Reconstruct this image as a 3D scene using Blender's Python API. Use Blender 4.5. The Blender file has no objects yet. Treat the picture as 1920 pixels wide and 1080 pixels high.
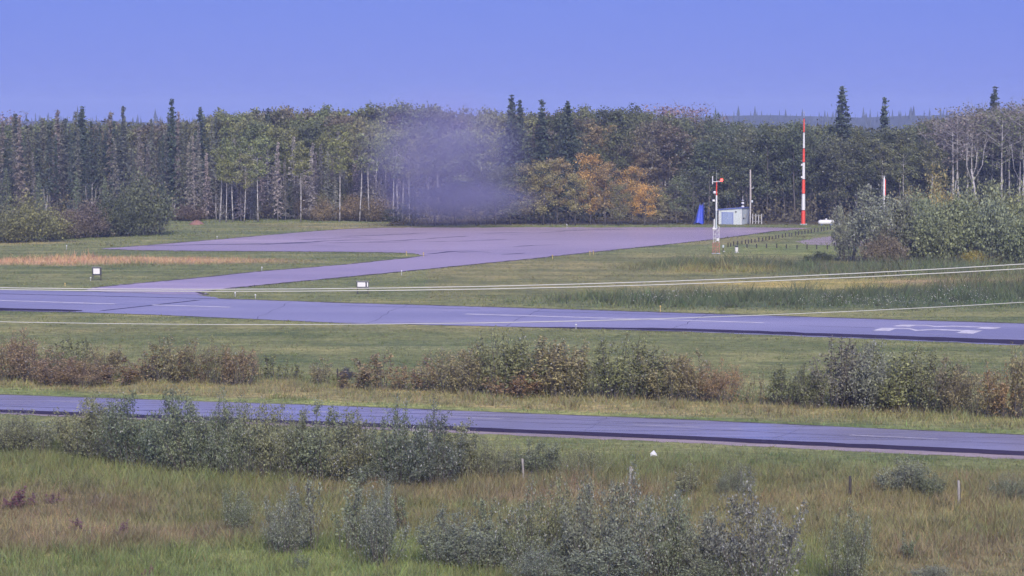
import bpy, math, random
import numpy as np
from mathutils import Vector, Matrix

# ------------------------------------------------------------------ camera, sky, sun, exposure
sc = bpy.context.scene
W0, H0 = 1920.0, 1080.0          # size of the photograph
F = 4600.0                       # focal length in photograph pixels
CH = 16.0                        # camera height (webcam on a tower)
HORIZON = 225.0
TH = math.atan((540 - HORIZON) / F)
cam_d = bpy.data.cameras.new('camera')
cam = bpy.data.objects.new('camera', cam_d)
sc.collection.objects.link(cam)
cam_d.sensor_width = 36.0
cam_d.lens = F / W0 * 36.0
cam_d.clip_start = 1.0
cam_d.clip_end = 20000
cam.location = (0, 0, CH)
cam.rotation_euler = (math.pi / 2 - TH, 0, 0)
sc.camera = cam

SUN_EL, SUN_AZ = math.radians(34), math.radians(174)   # azimuth clockwise from +Y (view direction)
world = bpy.data.worlds.new('World')
sc.world = world
world.use_nodes = True
wn, wl = world.node_tree.nodes, world.node_tree.links
wn.clear()
w_out = wn.new('ShaderNodeOutputWorld')
w_bg = wn.new('ShaderNodeBackground')
w_sky = wn.new('ShaderNodeTexSky')
w_sky.sky_type = 'NISHITA'
w_sky.sun_disc = False
w_sky.sun_elevation = SUN_EL
w_sky.sun_rotation = SUN_AZ
w_sky.ozone_density = 5.0
w_sky.dust_density = 0.3
w_mul = wn.new('ShaderNodeMix'); w_mul.data_type = 'RGBA'; w_mul.blend_type = 'MIX'
w_mul.inputs[0].default_value = 0.93          # an even violet-blue cloud deck over the clear sky
w_mul.inputs[7].default_value = (0.47, 0.72, 3.30, 1)
w_bg.inputs['Strength'].default_value = 0.1
wl.new(w_sky.outputs[0], w_mul.inputs[6])
wl.new(w_mul.outputs[2], w_bg.inputs['Color'])
wl.new(w_bg.outputs[0], w_out.inputs[0])

sun_d = bpy.data.lights.new('sun', 'SUN')
sun_d.energy = 3.2
sun_d.angle = math.radians(24)
sun_d.color = (1.0, 0.91, 0.80)
sun = bpy.data.objects.new('sun', sun_d)
sc.collection.objects.link(sun)
sd = Vector((math.sin(SUN_AZ) * math.cos(SUN_EL), math.cos(SUN_AZ) * math.cos(SUN_EL), math.sin(SUN_EL)))
sun.rotation_euler = (-sd).to_track_quat('-Z', 'Y').to_euler()

sc.view_settings.view_transform = 'Standard'
sc.view_settings.look = 'None'
sc.view_settings.gamma = 1.0
sc.view_settings.use_curve_mapping = False
sc.view_settings.exposure = 1.15
sc.render.engine = 'CYCLES'
sc.cycles.max_bounces = 5
sc.cycles.diffuse_bounces = 3
sc.cycles.transmission_bounces = 4
sc.cycles.volume_bounces = 0
sc.cycles.use_adaptive_sampling = True
sc.cycles.adaptive_threshold = 0.03
sc.cycles.sample_clamp_indirect = 4.0
sc.cycles.use_denoising = True

# ------------------------------------------------------------------ helpers
C = sc.collection
fwd = np.array([0, math.cos(TH), -math.sin(TH)])
upv = np.array([0, math.sin(TH), math.cos(TH)])


def ray(px, py):
    return fwd + np.array([(px - 960) / F, 0, 0]) + upv * (-(py - 540) / F)


def G(px, py, z=0.0):
    """the ground point under a spot of the photograph"""
    d = ray(px, py)
    t = (z - CH) / d[2]
    return Vector((d[0] * t, d[1] * t, z))


def at(px, Y):
    """ground point in a column of the photograph at a distance"""
    t = (Y + 0.0) * math.cos(TH) + CH * math.sin(TH)
    return Vector(((px - 960) / F * t, Y, 0))


def zat(Y, py):
    """height at a distance that shows at row py"""
    d = ray(960, py)
    return CH + Y / d[1] * d[2]


def dist(py):
    return G(960, py).y


def proj(x, y):
    """photograph column and row of ground points (arrays)"""
    zf = y * math.cos(TH) + CH * math.sin(TH)
    zu = y * math.sin(TH) - CH * math.cos(TH)
    return 960 + F * x / zf, 540 - F * zu / zf


def mk_mesh(name, verts, faces, rnd=None, smooth=False, mats=None, midx=None):
    """verts Nx3 array, faces list or MxK array"""
    me = bpy.data.meshes.new(name)
    if isinstance(faces, np.ndarray):
        V = np.asarray(verts, dtype=np.float32)
        M, K = faces.shape
        me.vertices.add(len(V)); me.vertices.foreach_set('co', V.ravel())
        me.loops.add(M * K); me.loops.foreach_set('vertex_index', faces.ravel().astype(np.int32))
        me.polygons.add(M)
        me.polygons.foreach_set('loop_start', np.arange(0, M * K, K, dtype=np.int32))
        me.polygons.foreach_set('loop_total', np.full(M, K, dtype=np.int32))
        me.update(calc_edges=True)
    else:
        me.from_pydata([tuple(v) for v in verts], [], faces)
        me.update()
    if rnd is not None:
        a = me.attributes.new('rnd', 'FLOAT', 'FACE')
        a.data.foreach_set('value', np.asarray(rnd, dtype=np.float32))
    if smooth:
        me.polygons.foreach_set('use_smooth', np.ones(len(me.polygons), dtype=bool))
    for m in (mats or []):
        me.materials.append(m)
    if midx is not None:
        me.polygons.foreach_set('material_index', np.asarray(midx, dtype=np.int32))
    return me


def obj(name, me, parent=None, loc=None, rz=0.0, scale=None, col=None):
    o = bpy.data.objects.new(name, me)
    C.objects.link(o)
    if parent is not None:
        o.parent = parent
    if loc is not None:
        o.location = loc
    o.rotation_euler = (0, 0, rz)
    if scale is not None:
        o.scale = scale if hasattr(scale, '__len__') else (scale,) * 3
    if col is not None:
        o.color = (*col, 1)
    return o


def tag(o, label=None, cat=None, group=None, kind=None):
    if label: o['label'] = label
    if cat: o['category'] = cat
    if group: o['group'] = group
    if kind: o['kind'] = kind
    return o


def empty(name, loc, rz=0.0, scale=1.0):
    o = bpy.data.objects.new(name, None)
    C.objects.link(o)
    o.location = loc
    o.rotation_euler = (0, 0, rz)
    o.scale = scale if hasattr(scale, '__len__') else (scale,) * 3
    o.empty_display_size = 0.2
    return o


class MB:
    """collects boxes, tubes and polygons into one mesh"""
    def __init__(s): s.v = []; s.f = []

    def add(s, vs, fs):
        n = len(s.v)
        s.v += [tuple(v) for v in vs]
        s.f += [tuple(i + n for i in f) for f in fs]

    def box(s, c, d, rz=0.0, bev=0.0):
        x, y, z = (d[0] / 2, d[1] / 2, d[2] / 2)
        R = Matrix.Rotation(rz, 3, 'Z')
        if bev <= 0:
            vs = [Vector((sx * x, sy * y, sz * z)) for sz in (-1, 1) for sx, sy in ((-1, -1), (1, -1), (1, 1), (-1, 1))]
            fs = [(3, 2, 1, 0), (4, 5, 6, 7), (0, 1, 5, 4), (1, 2, 6, 5), (2, 3, 7, 6), (3, 0, 4, 7)]
        else:
            b = bev; vs = []
            for zz, i in ((-z, b), (-z + b, 0), (z - b, 0), (z, b)):
                X, Yy = x - i, y - i
                vs += [Vector(p) for p in ((-X + b, -Yy, zz), (X - b, -Yy, zz), (X, -Yy + b, zz), (X, Yy - b, zz),
                                           (X - b, Yy, zz), (-X + b, Yy, zz), (-X, Yy - b, zz), (-X, -Yy + b, zz))]
            fs = [tuple(range(7, -1, -1)), tuple(range(24, 32))]
            for r in range(3):
                for k in range(8):
                    a, bb = r * 8 + k, r * 8 + (k + 1) % 8
                    fs.append((a, bb, bb + 8, a + 8))
        s.add([R @ v + Vector(c) for v in vs], fs)

    def tube(s, pts, rad, n=6, cap=True):
        pts = [Vector(p) for p in pts]
        rad = rad if hasattr(rad, '__len__') else [rad] * len(pts)
        vs = []
        for i, p in enumerate(pts):
            d = (pts[min(i + 1, len(pts) - 1)] - pts[max(i - 1, 0)]).normalized()
            a = d.orthogonal().normalized() if abs(d.z) < 0.9 else d.cross(Vector((0, 1, 0))).normalized()
            b = d.cross(a)
            for k in range(n):
                t = 2 * math.pi * k / n
                vs.append(p + (a * math.cos(t) + b * math.sin(t)) * rad[i])
        fs = []
        for i in range(len(pts) - 1):
            for k in range(n):
                fs.append((i * n + k, i * n + (k + 1) % n, (i + 1) * n + (k + 1) % n, (i + 1) * n + k))
        if cap:
            fs.append(tuple(range(n - 1, -1, -1)))
            fs.append(tuple(range((len(pts) - 1) * n, len(pts) * n)))
        s.add(vs, fs)

    def lathe(s, prof, n=12, c=(0, 0, 0), axis='Z'):
        vs, fs = [], []
        for r, z in prof:
            for k in range(n):
                t = 2 * math.pi * k / n
                p = (r * math.cos(t), r * math.sin(t), z)
                if axis == 'X': p = (p[2], p[0], p[1])
                vs.append(Vector(p) + Vector(c))
        for i in range(len(prof) - 1):
            for k in range(n):
                fs.append((i * n + k, i * n + (k + 1) % n, (i + 1) * n + (k + 1) % n, (i + 1) * n + k))
        fs.append(tuple(range(n - 1, -1, -1)))
        fs.append(tuple(range((len(prof) - 1) * n, len(prof) * n)))
        s.add(vs, fs)

    def sheet(s, pts):
        s.add(pts, [tuple(range(len(pts)))])

    def mesh(s, name, mat, smooth=False):
        me = mk_mesh(name, s.v, s.f, smooth=smooth, mats=[mat])
        return me

    def build(s, name, mat, parent=None, loc=None, rz=0.0, smooth=False):
        return obj(name, s.mesh(name, mat, smooth), parent, loc, rz)


# ------------------------------------------------------------------ materials
def new_mat(name):
    m = bpy.data.materials.new(name)
    m.use_nodes = True
    nt = m.node_tree
    return m, nt, nt.nodes['Principled BSDF']


def mixc(nt, fac, a, b, blend='MIX'):
    n = nt.nodes.new('ShaderNodeMix'); n.data_type = 'RGBA'; n.blend_type = blend
    for i, v in ((0, fac), (6, a), (7, b)):
        if isinstance(v, (int, float)): n.inputs[i].default_value = v
        elif isinstance(v, (tuple, list)): n.inputs[i].default_value = (*v[:3], 1)
        else: nt.links.new(v, n.inputs[i])
    return n.outputs[2]


def noise(nt, scale, detail=4, rough=0.6, vec=None, coord='Object', mapping=None):
    n = nt.nodes.new('ShaderNodeTexNoise')
    n.inputs['Scale'].default_value = scale
    n.inputs['Detail'].default_value = detail
    n.inputs['Roughness'].default_value = rough
    if vec is None:
        tc = nt.nodes.new('ShaderNodeTexCoord'); vec = tc.outputs[coord]
    if mapping:
        mp = nt.nodes.new('ShaderNodeMapping')
        mp.inputs['Scale'].default_value = mapping[0]
        mp.inputs['Rotation'].default_value = (0, 0, mapping[1])
        nt.links.new(vec, mp.inputs[0]); vec = mp.outputs[0]
    nt.links.new(vec, n.inputs['Vector'])
    return n.outputs[0]


def ramp(nt, fac, stops):
    n = nt.nodes.new('ShaderNodeValToRGB')
    el = n.color_ramp.elements
    while len(el) < len(stops): el.new(0.5)
    for e, (p, c) in zip(el, stops):
        e.position = p
        e.color = (*(c if hasattr(c, '__len__') else (c, c, c)), 1)
    nt.links.new(fac, n.inputs[0])
    return n.outputs[0]


def bump(nt, bsdf, h, strength=0.4, distance=0.05):
    b = nt.nodes.new('ShaderNodeBump')
    b.inputs['Strength'].default_value = strength
    b.inputs['Distance'].default_value = distance
    nt.links.new(h, b.inputs['Height'])
    nt.links.new(b.outputs[0], bsdf.inputs['Normal'])


def paint_mat(name, col, rough=0.5, var=0.18, scale=3.0, metal=0.0):
    m, nt, b = new_mat(name)
    n = noise(nt, scale, 5)
    c = mixc(nt, ramp(nt, n, [(0.3, 0.0), (0.7, 1.0)]), [x * (1 - var) for x in col], [min(1, x * (1 + var * 0.6)) for x in col])
    nt.links.new(c, b.inputs['Base Color'])
    b.inputs['Roughness'].default_value = rough
    b.inputs['Metallic'].default_value = metal
    return m


def asphalt_mat(name, ca, cb, rough, streak_angle=0.0, spec=0.5, big=0.05, grit=9.0):
    m, nt, b = new_mat(name)
    fine = noise(nt, grit, 3, 0.7)
    large = noise(nt, big, 5, 0.65, mapping=((0.25, 1.6, 1), streak_angle))
    mid = noise(nt, 0.55, 5, 0.65, mapping=((0.07, 2.2, 1), streak_angle))
    c = mixc(nt, ramp(nt, large, [(0.32, 0.0), (0.68, 1.0)]), ca, cb)
    c = mixc(nt, 0.55, c, ramp(nt, mid, [(0.28, 0.62), (0.5, 1.0), (0.72, 1.28)]), 'MULTIPLY')
    c = mixc(nt, 0.5, c, ramp(nt, fine, [(0.25, 0.6), (0.75, 1.35)]), 'MULTIPLY')
    nt.links.new(c, b.inputs['Base Color'])
    r = ramp(nt, mid, [(0.3, rough - 0.07), (0.7, min(1, rough + 0.07))])
    nt.links.new(r, b.inputs['Roughness'])
    b.inputs['Specular IOR Level'].default_value = spec
    bump(nt, b, fine, 0.35, 0.01)
    return m


def leaf_mat(name, pale=0.0, trans=0.3, pale_col=(0.55, 0.56, 0.55), spread=0.55):
    """foliage: the object's own colour, varied leaf by leaf; some leaves show pale undersides"""
    m, nt, b = new_mat(name)
    oi = nt.nodes.new('ShaderNodeObjectInfo')
    at_ = nt.nodes.new('ShaderNodeAttribute'); at_.attribute_name = 'rnd'
    f = ramp(nt, at_.outputs['Fac'], [(0.0, 1 - spread), (1.0, 1 + spread)])
    c = mixc(nt, 1.0, oi.outputs['Color'], f, 'MULTIPLY')
    n2 = noise(nt, 0.9, 2)
    c = mixc(nt, ramp(nt, n2, [(0.35, 0.0), (0.65, 0.3)]), c, mixc(nt, 1.0, c, (1.3, 1.12, 0.75), 'MULTIPLY'))
    if pale > 0:
        pf = ramp(nt, at_.outputs['Fac'], [(1 - pale - 0.02, 0.0), (1 - pale, 1.0)])
        c = mixc(nt, pf, c, pale_col)
    b.inputs['Roughness'].default_value = 0.6
    b.inputs['Specular IOR Level'].default_value = 0.25
    nt.links.new(c, b.inputs['Base Color'])
    tr = nt.nodes.new('ShaderNodeBsdfTranslucent')
    nt.links.new(c, tr.inputs['Color'])
    mx = nt.nodes.new('ShaderNodeMixShader'); mx.inputs[0].default_value = trans
    nt.links.new(b.outputs[0], mx.inputs[1]); nt.links.new(tr.outputs[0], mx.inputs[2])
    nt.links.new(mx.outputs[0], nt.nodes['Material Output'].inputs[0])
    return m


def ground_mat(name, attr='tint'):
    m, nt, b = new_mat(name)
    a = nt.nodes.new('ShaderNodeAttribute'); a.attribute_name = attr
    n1 = noise(nt, 0.22, 5, 0.65)
    n2 = noise(nt, 1.6, 5, 0.7)
    n3 = noise(nt, 0.07, 3, 0.6, mapping=((0.35, 1.3, 1), 0.1))
    c = mixc(nt, 1.0, a.outputs['Color'], ramp(nt, n2, [(0.28, 0.5), (0.5, 0.98), (0.75, 1.6)]), 'MULTIPLY')
    c = mixc(nt, 1.0, c, ramp(nt, n1, [(0.3, (0.62, 0.70, 0.68)), (0.7, (1.42, 1.3, 1.22))]), 'MULTIPLY')
    c = mixc(nt, 0.7, c, ramp(nt, n3, [(0.35, (0.62, 0.72, 0.68)), (0.65, (1.45, 1.28, 1.2))]), 'MULTIPLY')
    n4 = noise(nt, 0.45, 4, 0.65, mapping=((0.06, 1.6, 1), 0.06))          # mower passes and thatch
    c = mixc(nt, 0.75, c, ramp(nt, n4, [(0.3, (0.66, 0.72, 0.70)), (0.5, (1, 1, 1)), (0.72, (1.42, 1.32, 1.25))]), 'MULTIPLY')
    nt.links.new(c, b.inputs['Base Color'])
    b.inputs['Roughness'].default_value = 0.95
    b.inputs['Specular IOR Level'].default_value = 0.08
    bump(nt, b, n2, 0.9, 0.12)
    return m


def birch_mat(name):
    m, nt, b = new_mat(name)
    n = noise(nt, 2.2, 4, 0.7, mapping=((1.5, 1.5, 5.0), 0))
    c = ramp(nt, n, [(0.40, (0.06, 0.055, 0.06)), (0.50, (0.26, 0.25, 0.25)), (0.75, (0.46, 0.45, 0.44))])
    nt.links.new(c, b.inputs['Base Color']); b.inputs['Roughness'].default_value = 0.8
    return m


M = {}
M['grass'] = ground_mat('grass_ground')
M['road'] = asphalt_mat('highway_asphalt', (0.185, 0.173, 0.24), (0.262, 0.247, 0.325), 0.30, math.radians(5), 0.8)
M['road_dark'] = asphalt_mat('tarred_edge_asphalt', (0.02, 0.013, 0.028), (0.035, 0.024, 0.045), 0.75, 0.1, 0.2)
M['runway'] = asphalt_mat('runway_asphalt', (0.195, 0.175, 0.228), (0.30, 0.268, 0.325), 0.34, math.radians(6), 0.75, 0.04)
M['apron'] = asphalt_mat('worn_pinkish_apron', (0.275, 0.214, 0.25), (0.42, 0.325, 0.36), 0.36, math.radians(-20), 0.7, 0.03)
M['gravel'] = asphalt_mat('pinkish_gravel', (0.21, 0.175, 0.185), (0.30, 0.245, 0.25), 0.9, 0, 0.2, 0.2, 4.0)
M['earth'] = asphalt_mat('red_earth', (0.17, 0.095, 0.07), (0.24, 0.135, 0.105), 0.95, 0, 0.1, 0.4, 4.0)
M['dark_strip'] = paint_mat('dark_verge', (0.055, 0.045, 0.05), 0.95, 0.4, 1.5)
M['tar'] = paint_mat('crack_sealing_tar', (0.035, 0.03, 0.05), 0.6)
M['marking'] = paint_mat('worn_white_marking', (0.50, 0.48, 0.50), 0.7, 0.3, 1.2)
M['faded'] = paint_mat('faded_centre_marking', (0.36, 0.34, 0.36), 0.7, 0.4, 1.2)
M['white'] = paint_mat('white_paint', (0.50, 0.51, 0.53), 0.5, 0.08)
M['offwhite'] = paint_mat('weathered_white_siding', (0.40, 0.45, 0.47), 0.6, 0.10)
M['greypanel'] = paint_mat('grey_siding', (0.34, 0.39, 0.43), 0.6, 0.10)
M['bluedoor'] = paint_mat('blue_grey_door', (0.20, 0.25, 0.40), 0.5, 0.12)
M['bluetrim'] = paint_mat('blue_roof_sheet', (0.10, 0.13, 0.36), 0.4, 0.12)
M['tarp'] = paint_mat('blue_tarpaulin', (0.018, 0.045, 0.42), 0.45, 0.35, 2.5)
M['red'] = paint_mat('aviation_red_paint', (0.56, 0.055, 0.03), 0.5, 0.15)
M['faded_red'] = paint_mat('faded_red_lattice', (0.40, 0.13, 0.10), 0.6, 0.2)
M['dark'] = paint_mat('dark_metal', (0.03, 0.03, 0.045), 0.5)
M['steel'] = paint_mat('galvanised_steel', (0.42, 0.43, 0.45), 0.45, 0.15, 4, 0.6)
M['wood_dark'] = paint_mat('dark_treated_timber', (0.035, 0.03, 0.03), 0.85, 0.3)
M['wood_grey'] = paint_mat('weathered_grey_timber', (0.24, 0.23, 0.23), 0.85, 0.3, 2)
M['wood_pole'] = paint_mat('weathered_pole_timber', (0.30, 0.27, 0.26), 0.85, 0.3, 2)
M['cable'] = paint_mat('pale_cable_sheath', (0.34, 0.35, 0.34), 0.5, 0.05)
M['yellow'] = paint_mat('faded_yellow_plastic', (0.42, 0.32, 0.12), 0.6, 0.15)
M['print'] = paint_mat('faded_grey_print', (0.50, 0.49, 0.56), 0.6, 0.1)
M['bark'] = paint_mat('grey_brown_bark', (0.09, 0.08, 0.075), 0.9, 0.4, 2)
M['bark_dead'] = paint_mat('bleached_dead_wood', (0.17, 0.16, 0.165), 0.9, 0.35, 2)
M['birch'] = birch_mat('white_birch_bark')
M['leaf'] = leaf_mat('broad_leaves', 0.0, 0.4)
M['leaf_glint'] = leaf_mat('poplar_leaves_with_pale_undersides', 0.025, 0.4, (0.30, 0.31, 0.29))
M['leaf_silver'] = leaf_mat('silvery_willow_leaves', 0.07, 0.4, (0.36, 0.37, 0.36))
M['needle'] = leaf_mat('spruce_needles', 0.0, 0.12)
M['blade'] = leaf_mat('grass_blades', 0.0, 0.3)
m, nt, b = new_mat('lit_red_lamp')
b.inputs['Base Color'].default_value = (0.6, 0.02, 0.02, 1)
b.inputs['Emission Color'].default_value = (1.0, 0.10, 0.08, 1)
b.inputs['Emission Strength'].default_value = 1.6
M['lamp'] = m

# ------------------------------------------------------------------ the ground
def blob(px, py, cx, cy, rx, ry, soft=0.35):
    d = np.sqrt(((px - cx) / rx) ** 2 + ((py - cy) / ry) ** 2)
    return np.clip((1 + soft - d) / (2 * soft), 0, 1) ** 1.0


def band(v, a, b, s):
    return np.clip((v - a) / s + 0.5, 0, 1) * np.clip((b - v) / s + 0.5, 0, 1)


_r = np.random.default_rng(5)
_k = _r.uniform(-1, 1, (14, 2)) * np.geomspace(0.05, 1.2, 14)[:, None]
_p = _r.uniform(0, 6.28, 14)


def wob(x, y):
    s = 0
    for (kx, ky), p, a in zip(_k, _p, np.geomspace(1, 0.35, 14)):
        s = s + a * np.sin(kx * x + ky * y + p)
    return s / 3.0


GREEN = np.array([0.106, 0.121, 0.055])
OLIVE = np.array([0.135, 0.128, 0.062])
TAN = np.array([0.205, 0.178, 0.095])
LUSH = np.array([0.120, 0.148, 0.058])
BROWN = np.array([0.132, 0.104, 0.068])
DARKG = np.array([0.062, 0.082, 0.045])
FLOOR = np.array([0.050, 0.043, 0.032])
ORANGE = np.array([0.33, 0.22, 0.13])


def tint(x, y):
    """the plants' own colour across the airfield"""
    px, py = proj(x, y)
    wv = wob(x, y)
    py_ = py + wv * (py - HORIZON) * 0.010
    px_ = px + wv * 14
    c = np.ones(px.shape + (3,)) * GREEN
    def put(w, col):
        nonlocal c
        c = c * (1 - w[..., None]) + np.asarray(col) * w[..., None]
    put(0.55 * band(py_, 880, 3000, 30), OLIVE)
    put(0.5 * np.clip(wv * 0.9, 0, 1) * band(py_, 870, 3000, 20), TAN)
    road_mid = 742 + px * 0.0405
    put(0.7 * band(py_ - road_mid, -46, -12, 8), TAN * 0.55 + OLIVE * 0.45)
    put(0.9 * band(py_ - road_mid, -13, 2, 4), LUSH)
    put(0.8 * band(py_ - road_mid, 30, 66, 16), GREEN * 1.12)
    put(0.35 * blob(px_, py_, 1750, 790, 260, 14), LUSH)
    # fore ground
    put(0.65 * blob(px_, py_, 60, 950, 230, 36), BROWN)
    put(0.75 * blob(px_, py_, 120, 1010, 420, 26), BROWN * 1.15)
    put(0.55 * blob(px_, py_, 40, 985, 200, 18), TAN)
    put(0.9 * blob(px_, py_, 520, 1062, 420, 42), LUSH)
    put(0.8 * blob(px_, py_, 700, 1030, 260, 26), LUSH)
    put(0.7 * blob(px_, py_, 120, 1075, 260, 26), LUSH * 0.9)
    put(0.4 * blob(px_, py_, 900, 915, 330, 26), BROWN * 1.25)
    put(0.45 * blob(px_, py_, 1100, 935, 200, 22), BROWN * 1.3)
    put(0.45 * blob(px_, py_, 1850, 1050, 240, 44), BROWN * 1.2)
    put(0.5 * blob(px_, py_, 1700, 940, 330, 30), TAN * 0.75)
    put(0.6 * blob(px_, py_, 1520, 1060, 120, 40), LUSH)
    put(0.6 * blob(px_, py_, 200, 885, 500, 30), LUSH * 0.8 + TAN * 0.15)
    # verge beyond the mid hedge, mown strip
    put(0.35 * band(py_, 610, 625, 10), OLIVE * 1.1)
    put(0.4 * blob(px_, py_, 860, 650, 220, 10), DARKG * 1.3)
    # infield
    put(0.95 * blob(px_, py_, 180, 490, 330, 7.5), ORANGE)
    put(0.5 * blob(px_, py_, 20, 455, 120, 5), TAN)
    put(0.5 * band(py_, 478, 560, 8) * (px > 800), OLIVE)
    put(0.85 * blob(px_, py_, 1500, 566, 480, 13), DARKG)
    put(0.8 * blob(px_, py_, 1850, 555, 230, 16), DARKG)
    put(0.8 * blob(px_, py_, 1420, 500, 200, 9), DARKG)
    put(0.7 * blob(px_, py_, 1700, 510, 240, 12), DARKG * 1.15)
    put(0.75 * blob(px_, py_, 1560, 534, 210, 7), np.array([0.25, 0.215, 0.075]))
    put(0.6 * blob(px_, py_, 1790, 532, 130, 5), BROWN * 1.3)
    put(0.45 * blob(px_, py_, 1350, 507, 120, 5), np.array([0.25, 0.215, 0.075]))
    put(0.8 * blob(px_, py_, 1500, 470, 170, 10), LUSH * 0.95)
    put(0.6 * blob(px_, py_, 1360, 452, 110, 7), OLIVE)
    put(0.6 * blob(px_, py_, 640, 423, 160, 5), TAN * 0.9)
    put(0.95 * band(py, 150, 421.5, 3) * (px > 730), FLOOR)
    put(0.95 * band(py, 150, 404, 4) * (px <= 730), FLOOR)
    return np.clip(c * 1.5, 0.01, 1)


def axis(segs):
    out = []
    for a, b_, n in segs: out += list(np.linspace(a, b_, n, endpoint=False))
    return np.array(out + [segs[-1][1]])


gx = axis([(-4800, -400, 10), (-400, -70, 30), (-70, 70, 260), (70, 400, 30), (400, 4800, 10)])
gy = axis([(-30, 78, 12), (78, 150, 150), (150, 260, 150), (260, 460, 170), (460, 1200, 30), (1200, 5200, 14)])
X, Y = np.meshgrid(gx, gy)
nx, ny = len(gx), len(gy)
Z = np.zeros_like(X)
V = np.stack([X, Y, Z], -1).reshape(-1, 3)
ii = (np.arange(ny - 1)[:, None] * nx + np.arange(nx - 1)[None, :]).ravel()
Fc = np.stack([ii, ii + 1, ii + 1 + nx, ii + nx], 1)
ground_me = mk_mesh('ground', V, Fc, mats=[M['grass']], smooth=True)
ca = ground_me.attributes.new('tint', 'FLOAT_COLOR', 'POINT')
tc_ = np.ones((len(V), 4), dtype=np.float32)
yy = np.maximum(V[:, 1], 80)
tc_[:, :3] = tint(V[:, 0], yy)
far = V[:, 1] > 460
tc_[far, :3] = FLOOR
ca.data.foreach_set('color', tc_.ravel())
tag(obj('ground', ground_me), kind='structure')


def strip(name, pts, z, mat, parent=None, res=None):
    mb = MB()
    mb.sheet([Vector((p.x, p.y, z)) for p in pts])
    o = mb.build(name, mat, parent)
    return o


def edge_poly(far_px, near_px):
    """polygon between two edges given in photograph columns and rows"""
    return [G(*p) for p in far_px] + [G(*p) for p in reversed(near_px)]


def rough_edge(pts, amp=0.12, step=1.2, seed=1):
    """a slightly ragged outline"""
    r = random.Random(seed)
    out = []
    for i, p in enumerate(pts):
        q = pts[(i + 1) % len(pts)]
        n = max(1, min(200, int((q - p).length / step)))
        for k in range(n):
            t = k / n
            out.append(p.lerp(q, t) + Vector((r.gauss(0, amp), r.gauss(0, amp * 2.0), 0)))
    return out


# highway
hw_far = [(-900, 706), (0, 740.5), (640, 762), (1280, 787.5), (1920, 816.5), (2800, 858)]
hw_near = [(-900, 731), (0, 768), (640, 792), (1280, 818), (1920, 847), (2800, 888)]
hw_dark = [(-900, 736), (0, 774), (640, 799), (1280, 825), (1920, 855), (2800, 897)]
hw_grav = [(-900, 738.5), (0, 776.5), (640, 803), (1280, 830.5), (1920, 861.5), (2800, 904)]
highway = strip('highway', rough_edge(edge_poly(hw_far, hw_dark), 0.03, 2.0), 0.024, M['road'])
tag(highway, kind='structure')
shoulder = strip('gravel_shoulder', rough_edge(edge_poly([(p[0], p[1] - 3) for p in hw_dark], hw_grav), 0.07, 0.5), 0.012, M['gravel'])
tag(shoulder, kind='structure')
strip('tarred_edge', rough_edge(edge_poly(hw_near, hw_dark), 0.035, 1.2, 3), 0.030, M['road_dark'], highway)


def line_quad(px0, py0, px1, py1, width, z):
    a, b_ = G(px0, py0), G(px1, py1)
    d = (b_ - a).normalized(); n = Vector((-d.y, d.x, 0)) * width / 2
    return [Vector((p.x, p.y, z)) for p in (a - n, b_ - n, b_ + n, a + n)]


for a in [(95, 753, 150, 755), (320, 758.5, 350, 760), (585, 772, 615, 773), (815, 781.5, 942, 786.5), (1190, 797.5, 1312, 802), (1370, 805, 1392, 806), (1592, 816.5, 1760, 824)]:
    strip('centreline_dash', [Vector(p) for p in line_quad(*a, 0.12, 0.0)], 0.030, M['marking'], highway)
for a in [(0, 762, 640, 782, 0.10), (640, 779, 1280, 804, 0.06), (1280, 804, 1920, 834, 0.06), (640, 771, 1280, 796, 0.05)]:
    strip('tar_seam', [Vector(p) for p in line_quad(a[0], a[1], a[2], a[3], a[4], 0)], 0.0285, M['tar'], highway)

# runway
rw_far = [(-900, 512), (-100, 540), (200, 548), (365, 552), (410, 560), (640, 568), (960, 577), (1280, 587), (1600, 597), (1920, 607), (2600, 630)]
rw_near = [(-900, 550), (0, 583), (150, 586), (300, 591), (640, 606), (960, 613), (1280, 622), (1600, 634.5), (1920, 648), (2600, 676)]
runway = strip('runway', rough_edge(edge_poly(rw_far, rw_near), 0.10, 1.5, 4), 0.012, M['runway'])
tag(runway, kind='structure')
strip('tarred_edge', rough_edge(edge_poly([(960, 612.3), (1280, 616), (1600, 627), (1920, 638), (2600, 665)], [(960, 613.3), (1280, 620.5), (1600, 633), (1920, 646.5), (2600, 674)]), 0.06, 1.2, 5), 0.018, M['road_dark'], runway)
strip('tarred_edge', rough_edge(edge_poly([(-900, 545), (0, 577.5), (130, 581), (155, 582)], [(-900, 549), (0, 582), (130, 584.5), (155, 583.5)]), 0.05, 1.2, 6), 0.018, M['road_dark'], runway)
for a in [(-300, 553, -60, 560.5), (-20, 563, 216, 570.3), (286, 572, 432, 576.3), (874, 589, 1432, 605.5)]:
    strip('centreline_dash', [Vector(p) for p in line_quad(*a, 0.62, 0)], 0.020, M['marking'], runway)
for a in [(-200, 546.5, 410, 560.5, 0.5, 'tar'), (190, 583, 372, 563, 0.5, 'tar'), (880, 607.5, 1200, 600.5, 0.35, 'faded'), (640, 604.5, 1000, 604, 0.25, 'faded'),
          (640, 573, 900, 580, 0.15, 'tar'), (1000, 584, 1500, 596, 0.15, 'tar'), (1500, 611, 1640, 615, 0.15, 'tar'), (1500, 620, 1920, 633, 0.12, 'faded')]:
    strip('tar_seam' if a[5] == 'tar' else 'worn_line', [Vector(p) for p in line_quad(*a[:4], a[4], 0)], 0.0165, M[a[5]], runway)
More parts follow.
